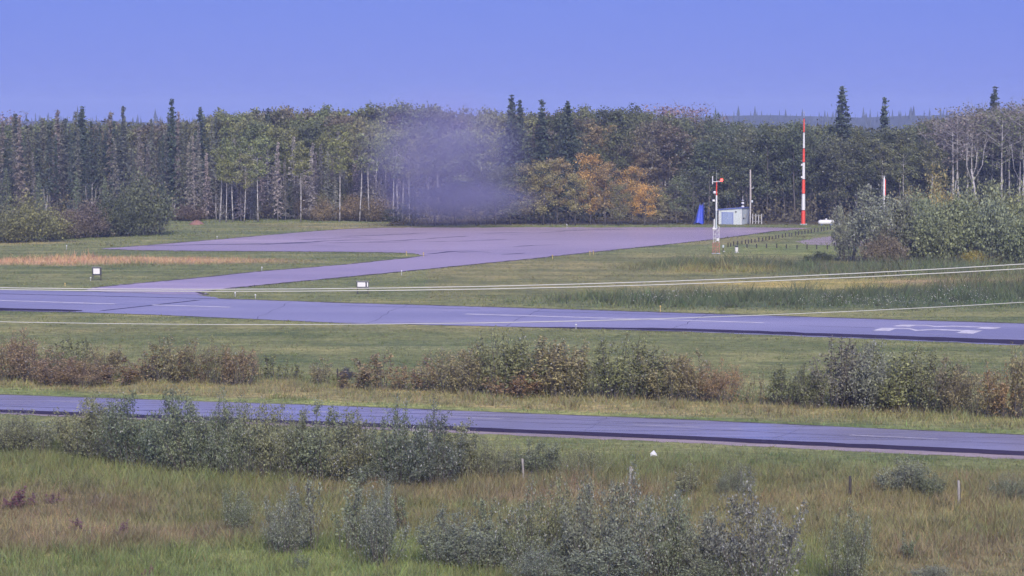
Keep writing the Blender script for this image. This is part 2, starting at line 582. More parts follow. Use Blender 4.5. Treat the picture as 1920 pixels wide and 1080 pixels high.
# the number painted at the runway's end: two figures, one beyond the other
def figure(pts_px):
    mb = MB()
    P = [G(*p) for p in pts_px]
    mb.sheet([Vector((p.x, p.y, 0.020)) for p in P])
    return mb.build('runway_number', M['marking'], runway)
figure([(1635.5, 620.2), (1654, 614.8), (1706, 615.6), (1721, 619.0), (1750, 617.2), (1843, 620.2), (1824, 626.2), (1792, 624.8), (1803, 621.3), (1752, 619.0), (1717, 621.0), (1704, 617.6), (1680, 616.7), (1667, 621.2)])
figure([(1674, 612.2), (1690, 608.9), (1742, 609.8), (1754, 612.3), (1785, 611.3), (1878, 614.4), (1863, 617.3), (1830, 616.4), (1840, 614.4), (1786, 612.9), (1752, 613.6), (1738, 611.2), (1717, 610.7), (1706, 613.0)])

rk = random.Random(13)
def seam(parent, far_, near_, px, lean, z, w):
    fx = [p[0] for p in far_]; nx_ = [p[0] for p in near_]
    a = G(px, float(np.interp(px, fx, [p[1] for p in far_])) + 1.0); x2 = px + lean
    b_ = G(x2, float(np.interp(x2, nx_, [p[1] for p in near_])) - 1.0)
    n = 9; mb = MB(); vs = []
    for i in range(n):
        p = a.lerp(b_, i / (n - 1)) + Vector((rk.gauss(0, 0.16), 0, 0)); ww = w * rk.uniform(0.4, 1.0)
        vs += [Vector((p.x - ww, p.y, z)), Vector((p.x + ww, p.y, z))]
    mb.add(vs, [(2 * i, 2 * i + 1, 2 * i + 3, 2 * i + 2) for i in range(n - 1)])
    mb.build('tar_seam', M['tar'], parent)
for px in (560, 742, 1010, 1330):
    seam(runway, rw_far, rw_near, px + rk.uniform(-25, 25), rk.uniform(-90, -60), 0.0163, 0.035)
for px in (1130, 1530):
    seam(highway, hw_far, hw_near, px + rk.uniform(-25, 25), rk.uniform(-60, -40), 0.0283, 0.015)

# taxiway and apron
tx = [(150, 546), (175, 540), (230, 534.5), (365, 522), (490, 509), (640, 497), (760, 484.5), (797, 479.5), (770, 475), (700, 473), (560, 472), (400, 471), (250, 469.5), (190, 466.5), (235, 463.5),
      (400, 450), (560, 436), (640, 430), (720, 427.2), (1000, 426.5), (1300, 426.5), (1420, 426.8), (1530, 427.6), (1450, 434), (1400, 441), (1330, 450), (1240, 460), (1130, 471), (1000, 485), (850, 500), (760, 509), (640, 520.5),
      (560, 528), (440, 540), (372, 547.5), (385, 553), (300, 551.5)]
apron = strip('apron', rough_edge([G(*p) for p in tx], 0.22, 0.9, 8), 0.026, M['apron'])
tag(apron, kind='structure')
rk = random.Random(3)
def crack(pts_px, w):
    P = [G(*p) for p in pts_px]
    pts = []
    for a, b_ in zip(P, P[1:]):
        n = max(2, int((b_ - a).length / 1.5))
        for k in range(n): pts.append(a.lerp(b_, k / n) + Vector((rk.gauss(0, 0.1), rk.gauss(0, 0.25), 0)))
    pts.append(P[-1])
    mb = MB(); L = []; R = []
    for i, p in enumerate(pts):
        d = (pts[min(i + 1, len(pts) - 1)] - pts[max(i - 1, 0)]).normalized()
        ww = 1.7 * w * rk.uniform(0.25, 1.0) * (0.25 if i in (0, len(pts) - 1) else 1)
        n = Vector((-d.y, d.x, 0)) * ww
        L.append(p + n); R.append(p - n)
    vs = [Vector((p.x, p.y, 0.031)) for p in L + R]; n = len(L)
    mb.add(vs, [(i, i + n, i + n + 1, i + 1) for i in range(n - 1)])
    mb.build('tar_seam', M['tar'], apron)
for pts, w in [([(250, 461.5), (330, 460.5), (400, 458.5), (470, 458), (535, 456), (640, 451), (720, 449)], 0.35), ([(478, 459.5), (540, 456.5), (600, 455.5)], 0.3),
               ([(690, 455), (780, 454), (870, 452.5), (950, 449)], 0.3), ([(610, 456), (690, 454.5), (760, 451), (830, 446), (880, 443)], 0.28),
               ([(800, 477), (845, 472.5), (890, 470.5)], 0.35), ([(855, 474), (890, 472), (920, 474)], 0.25), ([(940, 478), (985, 475)], 0.22), ([(960, 463), (1000, 460.5), (1050, 459)], 0.22),
               ([(900, 438), (960, 436.5), (1010, 437), (1060, 434)], 0.3), ([(1040, 434), (1100, 431.5), (1180, 430.5)], 0.3), ([(640, 444), (720, 441), (800, 437)], 0.28), ([(580, 461), (640, 462)], 0.3),
               ([(560, 450), (650, 446), (700, 447)], 0.25), ([(940, 441), (980, 440)], 0.22)]:
    crack(pts, w)

def dark_edge(pts_px, w, z, parent, seed):  # ragged dark strip laid along a paving edge
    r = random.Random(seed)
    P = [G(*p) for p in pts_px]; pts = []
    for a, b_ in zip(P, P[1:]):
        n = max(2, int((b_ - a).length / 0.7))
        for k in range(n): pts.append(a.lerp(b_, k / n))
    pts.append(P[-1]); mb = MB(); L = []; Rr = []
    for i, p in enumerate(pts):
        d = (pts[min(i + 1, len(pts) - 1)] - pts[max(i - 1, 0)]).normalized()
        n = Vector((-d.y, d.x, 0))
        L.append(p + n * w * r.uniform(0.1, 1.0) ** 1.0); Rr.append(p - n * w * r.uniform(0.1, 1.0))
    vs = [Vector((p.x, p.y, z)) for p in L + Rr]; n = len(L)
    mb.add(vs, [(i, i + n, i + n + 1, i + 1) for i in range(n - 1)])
    mb.build('dark_edge', M['dark_strip'], parent)
dark_edge(tx[22:36], 0.40, 0.036, apron, 1)
dark_edge(tx[1:8], 0.36, 0.036, apron, 2)
dark_edge(tx[8:14], 0.25, 0.036, apron, 3)
dark_edge(tx[14:19], 0.40, 0.036, apron, 4)
dark_edge(rw_far[4:], 0.35, 0.024, runway, 5)
dark_edge(rw_near[1:7], 0.16, 0.024, runway, 6)
dark_edge(hw_far, 0.13, 0.036, highway, 7)

gravel = strip('gravel_pad', rough_edge([G(*p) for p in [(1492, 453), (1530, 446.5), (1575, 441), (1700, 437), (1700, 466), (1570, 461), (1510, 458)]], 0.15, 0.9, 9), 0.010, M['gravel'])
tag(gravel, kind='structure')

# ------------------------------------------------------------------ far ridge
def ridge(name, Y, x0, x1, crest_rows, mat, seed):
    r = np.random.default_rng(seed)
    n = 160
    xs = np.linspace(x0, x1, n)
    px = 960 + F * xs / Y
    rows = np.interp(px, [c[0] for c in crest_rows], [c[1] for c in crest_rows])
    vs, fs = [], []
    tops = []
    for i, x in enumerate(xs):
        h = max(2.0, zat(Y, rows[i]) + math.sin(x * 0.013) * 1.2 + r.normal(0, 0.35))
        tops.append(h)
        vs += [(x, Y - 260, 0.02), (x, Y - 120, h * 0.55), (x, Y, h), (x, Y + 300, h * 0.7)]
    for i in range(n - 1):
        for k in range(3):
            a = i * 4 + k
            fs.append((a, a + 4, a + 5, a + 1))
    me = mk_mesh(name, vs, fs, smooth=True, mats=[mat])
    tag(obj(name, me), kind='structure')
    return xs, np.array(tops)


mr, ntr, br = new_mat('far_wooded_ground')
br.inputs['Roughness'].default_value = 1.0
ntr.links.new(mixc(ntr, noise(ntr, 0.03, 4), (0.02, 0.028, 0.02), (0.05, 0.06, 0.035)), br.inputs['Base Color'])
RY = 2000
xs, hs = ridge('far_ridge', RY, -1100, 1100, [(-400, 229), (60, 229), (400, 232), (1200, 230), (1300, 223), (1380, 218), (1450, 217), (1620, 218), (1700, 215), (2200, 212), (2600, 214)], mr, 2)
# spruces along its crest, too far to count
rf = np.random.default_rng(7)
cv, cf, crnd = [], [], []
for i in range(1500):
    x = rf.uniform(-1050, 1050)
    dy = rf.uniform(-150, 30)
    h0 = np.interp(x, xs, hs) * (1 - max(0, -dy) / 260 * 0.9)
    th = rf.gamma(6, 0.7) + 1.5
    wd = th * rf.uniform(0.12, 0.22)
    base = len(cv)
    tiers = 4
    for k in range(tiers):
        z0 = h0 + th * (k / tiers) * 0.85 - 1; z1 = h0 + th * min(1, (k + 1.7) / tiers)
        ww = wd * (1 - k / tiers * 0.8)
        b0 = len(cv)
        a0 = rf.uniform(0, 6)
        for q in range(4):
            cv.append((x + ww * math.cos(a0 + q * 1.57), RY + dy + ww * math.sin(a0 + q * 1.57), z0))
        cv.append((x, RY + dy, z1))
        for q in range(4): cf.append((b0 + q, b0 + (q + 1) % 4, b0 + 4)); crnd.append(rf.uniform())
fr = obj('far_forest', mk_mesh('far_forest', np.array(cv), np.array(cf), rnd=crnd, mats=[M['needle']]), col=(0.045, 0.055, 0.045))
tag(fr, 'blue hazy spruce forest along the far ridge', 'forest', kind='stuff')

# ------------------------------------------------------------------ vegetation generators
def leaf_geo(P, size, r, elong=0.5, upb=0.0):
    N = len(P)
    n = r.normal(size=(N, 3)); n[:, 2] += upb
    n /= np.linalg.norm(n, axis=1, keepdims=True)
    a = r.normal(size=(N, 3))
    t = np.cross(n, a); t /= np.linalg.norm(t, axis=1, keepdims=True) + 1e-9
    b_ = np.cross(n, t)
    s = (size * r.uniform(0.6, 1.4, (N, 1)))
    V = np.stack([P - t * s * 0.5, P - b_ * s * elong * 0.5, P + t * s * 0.5, P + b_ * s * elong * 0.5], 1).reshape(-1, 3)
    return V, np.arange(4 * N).reshape(N, 4)


def leaves_mesh(name, P, size, r, mat, elong=0.7, upb=0.0):
    V, Fq = leaf_geo(np.asarray(P), size, r, elong, upb)
    return mk_mesh(name, V, Fq, rnd=r.uniform(0, 1, len(Fq)), mats=[mat])


def aspen(seed, cb=0.42, cw=0.16, n_leaf=2600, leaf=0.020, bare=False, bark='bark', mat='leaf', droop=0.0):
    """unit-height poplar: returns trunk mesh and crown mesh"""
    r = np.random.default_rng(seed)
    mb = MB()
    bend = r.normal(0, 0.018, 2)
    def tp(t): return Vector((bend[0] * math.sin(t * 3) , bend[1] * math.sin(t * 2.5), t))
    mb.tube([tp(t) for t in np.linspace(0, 0.97, 9)], [0.0088 * (1 - t) ** 0.8 + 0.0012 for t in np.linspace(0, 0.97, 9)], 6)
    P = []
    nl = 17
    for k in range(nl):
        t = cb + (0.95 - cb) * ((k + r.uniform(0, 1)) / nl)
        u = (t - cb) / (1 - cb)
        ln = cw * (0.35 + 1.0 * math.sin(math.pi * min(1, (0.15 + 0.8 * u))) ) * r.uniform(0.55, 1.2)
        az = k * 2.4 + r.uniform(-0.5, 0.5)
        s = tp(t)
        e = s + Vector((math.cos(az) * ln, math.sin(az) * ln, ln * r.uniform(0.3, 0.9)))
        m_ = s.lerp(e, 0.5) + Vector((0, 0, -0.012))
        mb.tube([s, m_, e], [0.0035, 0.0022, 0.0007], 4, False)
        if bare:
            for q in range(5):
                s2 = s.lerp(e, r.uniform(0.3, 1.0)); d2 = Vector(r.normal(0, 1, 3)); d2.z = abs(d2.z) + 0.6; d2.normalize()
                mb.tube([s2, s2 + d2 * ln * 0.5], [0.0014, 0.0004], 3, False)
        nc = 4
        for q in range(nc):
            w = r.uniform(0.35, 1.1)
            c = np.array(s.lerp(e, w)) + r.normal(0, 0.018, 3)
            sig = cw * r.uniform(0.13, 0.26)
            n = int(n_leaf / (nl * nc) * r.uniform(0.5, 1.5))
            P.append(c + r.normal(0, 1, (n, 3)) * np.array([sig, sig, sig * 0.75]))
    c = np.array(tp(0.95)); P.append(c + r.normal(0, 1, (int(n_leaf * 0.06), 3)) * np.array([0.02, 0.02, 0.03]))
    P = np.concatenate(P)
    P = P[P[:, 2] > cb * 0.75]
    return mb.mesh('trunk', M[bark], True), leaves_mesh('crown', P, leaf, r, M[mat], 0.75)


def spruce(seed, cw=0.10, whorls=24, dead=0.0, cb=0.08, nleaf=1.0, thin=1.0, leaf=0.020, deadk=0.2, scatter=True):
    """unit-height spruce: trunk with dead sticks, needled crown"""
    r = np.random.default_rng(seed)
    mb = MB()
    lean = r.normal(0, 0.006, 2)
    tp = lambda t: Vector((lean[0] * t * t, lean[1] * t * t, t))
    mb.tube([tp(t) for t in np.linspace(0, 1, 7)], [0.0095 * (1 - t) + 0.0008 for t in np.linspace(0, 1, 7)], 6)
    P = []
    for w in range(whorls):
        t = cb + (0.985 - cb) * (w + r.uniform(0, 0.8)) / whorls
        L = cw * ((1 - t) * 0.65 + 0.35 * (1 - t) ** 0.6 * min(1, (1 - t) * 4)) * r.uniform(0.6, 1.3) + 0.004
        nb = int(r.integers(4, 7)) if not scatter else 3
        a0 = r.uniform(0, 6.28)
        isdead = t < dead
        for k in range(nb):
            az = a0 + k * 6.283 / nb + r.uniform(-0.35, 0.35)
            l = L * r.uniform(0.5, 1.2)
            d = Vector((math.cos(az), math.sin(az), r.uniform(-0.55, -0.15) if t < 0.9 else r.uniform(-0.1, 0.5)))
            s = tp(min(0.99, t + (r.uniform(-1.2, 1.2) / whorls if scatter else 0))); e = s + d * l; mid = s + d * l * 0.55 + Vector((0, 0, -l * 0.06))
            mb.tube([s, mid, e], [0.0016, 0.001, 0.0004], 3, False)
            if isdead:
                for q in range(3):
                    s2 = s.lerp(e, r.uniform(0.3, 1)); d2 = d + Vector(r.normal(0, 0.6, 3))
                    mb.tube([s2, s2 + d2 * l * 0.35], [0.001, 0.0004], 3, False)
            n = max(2, int((3 + l / 0.009) * nleaf * (deadk if isdead else 1)))
            u = r.uniform(0.12, 1.05, n)
            c = np.array(s)[None] + np.array(e - s)[None] * u[:, None] + r.normal(0, 1, (n, 3)) * np.array([0.007, 0.007, 0.005]) * thin
            P.append(c)
    P = np.concatenate(P)
    return mb.mesh('trunk', M['bark_dead'] if dead > 0.3 else M['bark'], True), leaves_mesh('crown', P, leaf, r, M['needle'], 0.5, 0.6)


def bush(seed, w=0.5, stems=26, n_leaf=3200, leaf=0.035, spiky=0.6, mat='leaf_glint', elong=0.5, round_=0.0, gap=0.0):
    """unit-height shrub of many stems with leaves along them"""
    r = np.random.default_rng(seed)
    mb = MB(); P = []
    per = n_leaf / stems
    for k in range(stems):
        az = r.uniform(0, 6.28); rad = math.sqrt(r.uniform(0, 1))
        b0 = Vector((math.cos(az) * rad * w * 0.45, math.sin(az) * rad * w * 0.45, 0))
        hmax = 1.0 - (rad ** 2) * (0.35 + 0.3 * round_)
        h = hmax * (r.uniform(1 - spiky, 1.0) if k else 1.0)
        lean = rad * w * 0.62
        az2 = az + r.uniform(-0.5, 0.5)
        e = b0 + Vector((math.cos(az2) * lean, math.sin(az2) * lean, 0)) * r.uniform(0.4, 1.0); e.z = h
        m_ = b0.lerp(e, 0.5) + Vector((r.normal(0, 0.025), r.normal(0, 0.025), 0.03))
        mb.tube([b0, m_, e], [0.007, 0.0045, 0.0012], 4, False)
        n = int(per * (0.45 + 0.75 * h) * r.uniform(0.6, 1.4))
        nbl = int(r.integers(2, 5))
        for q in range(nbl):                                   # side twigs break the outline
            u0 = r.uniform(0.3, 0.92)
            s2 = b0.lerp(m_, u0 * 2) if u0 < 0.5 else m_.lerp(e, u0 * 2 - 1)
            a3 = r.uniform(0, 6.28); l3 = w * r.uniform(0.12, 0.34) * (1.1 - 0.6 * u0)
            e2 = s2 + Vector((math.cos(a3) * l3, math.sin(a3) * l3, l3 * r.uniform(0.2, 1.0)))
            mb.tube([s2, e2], [0.003, 0.0008], 3, False)
            n3 = int(n * 0.45 / nbl)
            u3 = r.uniform(0.15, 1.08, (n3, 1))
            P.append(np.array(s2) * (1 - u3) + np.array(e2) * u3 + r.normal(0, 1, (n3, 3)) * 0.022 * (w / 0.5))
        n = int(n * 0.62)
        u = r.uniform(0.10, 1.0, n) ** 0.8
        A, B, Cc = np.array(b0), np.array(m_), np.array(e)
        uu = u[:, None]
        pos = (1 - uu) ** 2 * A + 2 * uu * (1 - uu) * B + uu ** 2 * Cc
        sig = (0.075 * w / 0.5) * (1.15 - 0.85 * uu)
        P.append(pos + r.normal(0, 1, (n, 3)) * sig * np.array([1, 1, 0.7]))
        if round_ > 0:
            c = np.array(m_.lerp(e, r.uniform(0.1, 1.0)))
            P.append(c + r.normal(0, 1, (int(n * round_), 3)) * 0.085 * w / 0.5)
    P = np.concatenate(P); P = P[(P[:, 2] > 0.01)]
    return mb.mesh('stem', M['bark'], True), leaves_mesh('foliage', P, leaf, r, M[mat], elong)


random.seed(11)
R = random.Random(11)
ASP = [aspen(100 + i, cb=[.40, .5, .45, .55, .36, .48, .42, .58, .33][i], cw=[.15, .13, .17, .12, .19, .15, .21, .14, .16][i]) for i in range(9)]
ASPW = [aspen(130 + i, cb=[.50, .58, .62][i], cw=[.13, .12, .11][i], bark='birch', n_leaf=2000) for i in range(3)]
ASPG = [aspen(150 + i, cb=[.2, .15, .25, .18][i], cw=[.17, .2, .16, .2][i], n_leaf=3400, mat='leaf_glint') for i in range(4)]
BARE = [aspen(170 + i, cb=[.52, .48, .56][i], cw=[.15, .17, .14][i], bark='birch', n_leaf=650, leaf=0.016, bare=True) for i in range(3)]
SPR = [spruce(200 + i, cw=[.085, .07, .10, .075, .06][i], whorls=46, dead=[.2, .28, .15, .3, .25][i], nleaf=2.6) for i in range(5)]
SPRL = [spruce(220 + i, cw=[.17, .20, .16][i], whorls=70, cb=0.05, nleaf=2.4, leaf=0.022) for i in range(3)]
SPRD = [spruce(240 + i, cw=[.10, .11, .09, .10][i], whorls=40, dead=[.80, .75, .85, .7][i], nleaf=2.6, deadk=0.75) for i in range(4)]
LAR = [spruce(260 + i, cw=[.24, .28][i], whorls=40, cb=0.04, nleaf=1.6, thin=2.0) for i in range(2)]
BSH = [bush(300 + i, n_leaf=4800, leaf=0.033, stems=34, w=[.55, .7, .45, .8, .6, .5][i], spiky=[.5, .5, .6, .45, .55, .65][i]) for i in range(6)]
BSHN = [bush(310 + i, w=[.34, .28, .40][i], stems=12, n_leaf=1500, spiky=.55, leaf=0.036) for i in range(3)]
BSHS = [bush(320 + i, w=[.55, .7, .6, .8][i], stems=34, n_leaf=8000, leaf=0.034, spiky=.45, mat='leaf_silver') for i in range(4)]
BSHR = [bush(340 + i, w=[.75, .9, .8, 1.0][i], stems=32, n_leaf=8000, leaf=0.044, spiky=.3, mat='leaf', elong=0.7, round_=0.8) for i in range(4)]
BSHF = [bush(350 + i, w=[.6, .75, .5, .65, .85][i], stems=34, n_leaf=8500, leaf=0.028, spiky=.5, mat=['leaf_glint', 'leaf_silver'][i % 2], elong=.5) for i in range(5)]
BSHT = [bush(370 + i, w=[.20, .26, .16][i], stems=7, n_leaf=900, spiky=.7, leaf=0.034) for i in range(3)]


def jit(c, r=0.12):
    k = 1 + R.uniform(-r, r)
    return tuple(max(0.004, x * k * (1 + R.uniform(-r * 0.5, r * 0.5))) for x in c)


def plant(name, part_names, proto, loc, h, col, label, cat, group=None, wide=1.0, lean=0.0):
    root = empty(name, loc, R.uniform(0, 6.28), (h * wide, h * wide, h))
    if cat == 'bush': lean = 0.09
    if cat == 'tree' and not lean: lean = 0.02
    if lean: root.rotation_euler = (R.uniform(-lean, lean), R.uniform(-lean, lean), root.rotation_euler[2])
    a = obj(part_names[0], proto[0], root)
    b_ = obj(part_names[1], proto[1], root, col=[v * (2.15 if cat == 'tree' else 1.95) for v in col])
    tag(root, label, cat, group)
    return root


_tops = {}


def top_of(me, q=99.6):
    if me.name not in _tops:
        co = np.empty(len(me.vertices) * 3, dtype=np.float32); me.vertices.foreach_get('co', co)
        _tops[me.name] = float(np.percentile(co[2::3], q))
    return _tops[me.name]


def tree(proto, px, Y, top, col, label, group=None, name='poplar_tree', wide=1.0, base_row=None):
    p = at(px, Y)
    h = zat(Y, top) / top_of(proto[1])
    return plant(name, ('trunk', 'crown'), proto, p, h, col, label, 'tree', group, wide)


def shrub(proto, px, base, top, wpx, col, label, group=None, name='bush'):
    """base, top: rows; wpx: width in photograph pixels"""
    p = G(px, base)
    h = zat(p.y, top)
    wm = wpx * p.y / F
    me = proto[1]
    co = np.empty(len(me.vertices) * 3, dtype=np.float32); me.vertices.foreach_get('co', co)
    ext = np.percentile(co[0::3], 97) - np.percentile(co[0::3], 3)
    h = h / np.percentile(co[2::3], 98.3)
    return plant(name, ('stem', 'foliage'), proto, p, h, col, label, 'bush', group, wide=wm / (ext * h))


# ------------------------------------------------------------------ the forest
OLV = (0.070, 0.080, 0.042); YGR = (0.100, 0.110, 0.050); DKG = (0.050, 0.062, 0.038); BRG = (0.078, 0.072, 0.052)
SPG = (0.034, 0.042, 0.036); SPL = (0.026, 0.036, 0.030); GRY = (0.10, 0.09, 0.085)


def stand(n, x0, x1, Y0, Y1, tops, spread, protos, cols, label, group, name, wide=(0.85, 1.2), zones=None):
    for i in range(n):
        px = x0 + (x1 - x0) * (i + R.uniform(-0.3, 1.3)) / n
        top = np.interp(px, [t[0] for t in tops], [t[1] for t in tops]) + R.gauss(0, spread)
        lab = label
        if zones: lab = label + ' ' + next((z for lim, z in zones if px < lim), zones[-1][1])
        tree(R.choice(protos), px, R.uniform(Y0, Y1), top, jit(R.choice(cols)), lab, group, name, R.uniform(*wide))


ZL = [(45, 'at the left edge of the picture'), (100, 'behind the broad yellow-green bush'), (150, 'behind the reddish bush'), (215, 'behind the forked bleached snag'), (300, 'behind the tall dark round bush'), (350, 'around the tallest left-hand spruce'), (600, 'behind the red earth mound')]
ZC = [(470, 'behind the crooked snag'), (520, 'left of the dark round bush'), (580, 'behind the dark round bush'), (650, 'behind the grey-olive bush'), (725, 'above the orange-brown bushes'), (780, 'around the bright birch group'), (880, 'above the left half of the dark row'), (2000, 'above the right half of the dark row')]
ZO = [(1010, 'behind the left end of the orange trees'), (1070, 'below the broad skyline spruce'), (1130, 'behind the tallest orange tree'), (1180, 'right of the tallest orange tree'), (1240, 'behind the brightest orange tree'), (2000, 'left of the blue tarpaulin')]
ZR = [(1345, 'behind the weather mast'), (1412, 'behind the shed'), (1485, 'between shed and tall mast'), (1530, 'behind the tall mast'), (1610, 'behind the white gas tank'), (1690, 'around the white pole'), (2000, 'above the yellow-orange bush')]
ZE = [(1810, 'left of the forked birch'), (1850, 'behind the forked birch'), (1900, 'right of the forked birch'), (3000, 'at the edge of the picture')]
stand(112, -40, 470, 394, 424, [(0, 262), (120, 256), (250, 250), (330, 242), (400, 258), (480, 295)], 26, SPR, [SPG, (0.045, 0.052, 0.042), SPL, (0.075, 0.072, 0.068), (0.058, 0.062, 0.052)],
      'slim dark spruce of the dense stand', 'spruces of the left-hand stand', 'spruce_tree', (0.8, 1.3), zones=ZL)
stand(62, 350, 790, 389, 403, [(360, 292), (480, 284), (600, 278), (700, 290), (790, 310)], 20, SPRD, [(0.125, 0.118, 0.122), (0.085, 0.082, 0.084), (0.10, 0.10, 0.088), (0.06, 0.062, 0.058)],
      'grey half-dead spruce under the poplars', 'dead grey spruces of the forest edge', 'dead_spruce_tree', (0.8, 1.3), zones=ZC)
stand(26, -40, 480, 428, 446, [(0, 236), (200, 230), (330, 232), (480, 214)], 4, ASP, [OLV, BRG],
      'dull poplar crown just above the spruces', 'poplars behind the left-hand spruces', 'poplar_tree', zones=ZL)
stand(42, 425, 965, 402, 411, [(425, 262), (560, 240), (700, 235), (800, 250), (960, 262)], 13, ASP + ASPW, [OLV, YGR, YGR, OLV],
      'yellow-green poplar of the second row', 'poplars behind the dead spruces', 'poplar_tree', zones=ZC)
stand(46, 400, 975, 414, 432, [(400, 214), (560, 206), (740, 202), (900, 211), (975, 214)], 6, ASP, [OLV, BRG, YGR],
      'dull olive poplar of the even skyline canopy', 'poplars of the left-centre skyline', 'poplar_tree', zones=ZC)
stand(34, 965, 1330, 400, 410, [(965, 262), (1060, 255), (1200, 250), (1330, 262)], 14, ASPG + ASP, [OLV, BRG, DKG, (0.11, 0.09, 0.05)],
      'olive-brown poplar of the second row', 'poplars behind the orange trees', 'poplar_tree', zones=ZO)
stand(30, 965, 1340, 414, 432, [(965, 216), (1100, 212), (1220, 214), (1340, 222)], 7, ASP, [OLV, BRG, DKG],
      'dull green poplar on the skyline', 'poplars of the centre skyline', 'poplar_tree', zones=ZO)
stand(44, 1320, 1790, 386, 397, [(1320, 264), (1450, 256), (1600, 256), (1700, 260), (1790, 270)], 12, ASPG + ASP[:3], [DKG, DKG, OLV, (0.06, 0.07, 0.045)],
      'dark green poplar at the front of the wood', 'poplars behind the shed and the mast', 'poplar_tree', zones=ZR)
stand(34, 1330, 1780, 402, 420, [(1330, 230), (1450, 234), (1560, 234), (1620, 240), (1700, 244), (1745, 232), (1790, 218)], 4, ASP, [OLV, DKG, OLV],
      'green poplar crown on the skyline', 'poplars of the right-hand skyline', 'poplar_tree', zones=ZR)
stand(16, 1745, 1985, 392, 402, [(1745, 290), (1985, 290)], 18, ASPG, [DKG, SPG],
      'dark low poplar under the bare trees', 'understorey poplars at the right edge', 'poplar_tree', zones=ZE)
stand(26, 1750, 1990, 382, 398, [(1750, 222), (1800, 206), (1900, 196), (1990, 195)], 8, BARE, [BRG, GRY, OLV],
      'nearly bare poplar with thin grey crown', 'bare poplars at the right edge', 'bare_poplar_tree', (1.0, 1.4), zones=ZE)
for px, top, Y, w, pr, lab in [
        (155, 205, 405, 1.0, SPRL[0], 'spruce rising above the stand, leftmost of the ones on the skyline'),
        (328, 189, 402, 0.75, SPRL[2], 'tallest and slimmest spruce of the left-hand stand, standing clear of the skyline'),
        (375, 206, 408, 0.9, SPRL[1], 'short-topped spruce just right of the tallest left-hand spruce'),
        (505, 209, 410, 0.9, SPRL[0], 'lone dark spruce among the olive poplars of the left-centre skyline'),
        (957, 184, 396, 0.95, SPRL[0], 'tall dark spruce, left one of the close pair at the centre skyline'),
        (978, 193, 400, 0.8, SPRL[1], 'dark spruce, right and lower one of the close pair at the centre skyline'),
        (1015, 191, 398, 0.9, SPRL[2], 'dark spruce on the skyline between the close pair and the broad lone one'),
        (1065, 195, 392, 1.0, SPRL[1], 'broad dark spruce on the skyline above the orange trees'),
        (1578, 168, 398, 1.0, SPRL[1], 'tallest dark spruce, standing right of the red and white mast'),
        (1659, 187, 400, 0.85, SPRL[2], 'narrow dark spruce against the far blue ridge'),
        (1861, 169, 402, 0.95, SPRL[0], 'dark spruce behind the bare poplars near the right edge')]:
    tree(pr, px, Y, top, jit(SPL, 0.08), lab, 'spruces standing above the skyline', 'spruce_tree', w * 1.25)
# distant trees seen over the canopy
for px, top, lab in [(1222, 201, 'thin reddish far tree, leftmost of four over the centre canopy'), (1250, 195, 'bare reddish far tree, second of four over the centre canopy'),
                     (1272, 198, 'small bare far tree, third of four over the centre canopy'), (1296, 194, 'round reddish far tree, rightmost of four over the centre canopy'),
                     (12, 208, 'reddish far tree peeping over the canopy at the left edge')]:
    tree(R.choice(BARE), px, 470, top, (0.13, 0.09, 0.085), lab, 'far reddish trees above the canopy', 'far_tree', 1.6)
# white birch stems along the edge
for px, top, lab in [(412, 268, 'white birch, leftmost of the three beside the left-hand spruces'), (424, 300, 'white birch, middle of the three beside the left-hand spruces'), (437, 262, 'white birch, rightmost of the three beside the left-hand spruces'),
                     (458, 285, 'white birch standing alone among grey dead spruces, left of the round dark bush'), (484, 255, 'tall white birch above the reddish undergrowth'), (564, 265, 'white birch behind the dark round bush at the forest edge'),
                     (637, 250, 'white birch between two grey dead spruces above the orange-brown undergrowth'), (674, 240, 'white birch in the left-centre forest with a yellow-green crown'), (692, 252, 'slim white birch right of the yellow-green crowned one'),
                     (737, 245, 'white birch, leftmost of the bright group left of centre'), (747, 240, 'white birch, second of the bright group left of centre'), (754, 250, 'white birch, third of the bright group left of centre'), (768, 262, 'leaning white birch, rightmost of the bright group left of centre'),
                     (1655, 262, 'pale-stemmed birch behind the white pole'), (1695, 270, 'pale-stemmed birch above the silvery willow'), (1744, 265, 'pale-stemmed birch above the yellow bush')]:
    t = tree(R.choice(ASPW), px, R.uniform(384, 387) if px < 1000 else 379, top, jit(YGR if px < 1000 else OLV), lab, 'white birches of the forest edge', 'birch_tree', 1.0)


# bare birch with forked white limbs and snags
def snag(px, base, top, wpx, label, fork=3, name='bare_snag', seed=0, cat='dead tree', r0=0.10):
    r = random.Random(seed)
    p = G(px, base); h = zat(p.y, top); w = wpx * p.y / F
    root = empty(name, p)
    mb = MB()
    top_t = Vector((r.uniform(-.05, .05) * h, 0, h * 0.62))
    mb.tube([(0, 0, 0), (r.uniform(-.03, .03) * h, 0, h * .3), top_t], [r0 * 1.4, r0 * 1.1, r0 * 0.8], 7)
    mb.build('trunk', M['birch'], root, smooth=True)
    for k in range(fork):
        a = -1 + 2 * k / max(1, fork - 1) + r.uniform(-.2, .2)
        s = top_t * r.uniform(0.7, 0.98)
        e = Vector((a * w * 0.5, r.uniform(-.3, .3), h * r.uniform(0.82, 1.0)))
        m2 = s.lerp(e, 0.55) + Vector((a * w * 0.14, 0, -0.06 * h))
        b2 = MB(); b2.tube([s, m2, e], [r0 * 0.6, r0 * 0.45, r0 * 0.15], 5)
        for q in range(3):
            s3 = m2.lerp(e, r.uniform(0.1, .9)); b2.tube([s3, s3 + Vector((r.uniform(-.12, .12) * w * 2, r.uniform(-.3, .3), h * .10))], [r0 * 0.25, r0 * 0.08], 4)
        b2.build('limb', M['birch'], root, smooth=True)
    tag(root, label, cat, 'bare white stems')


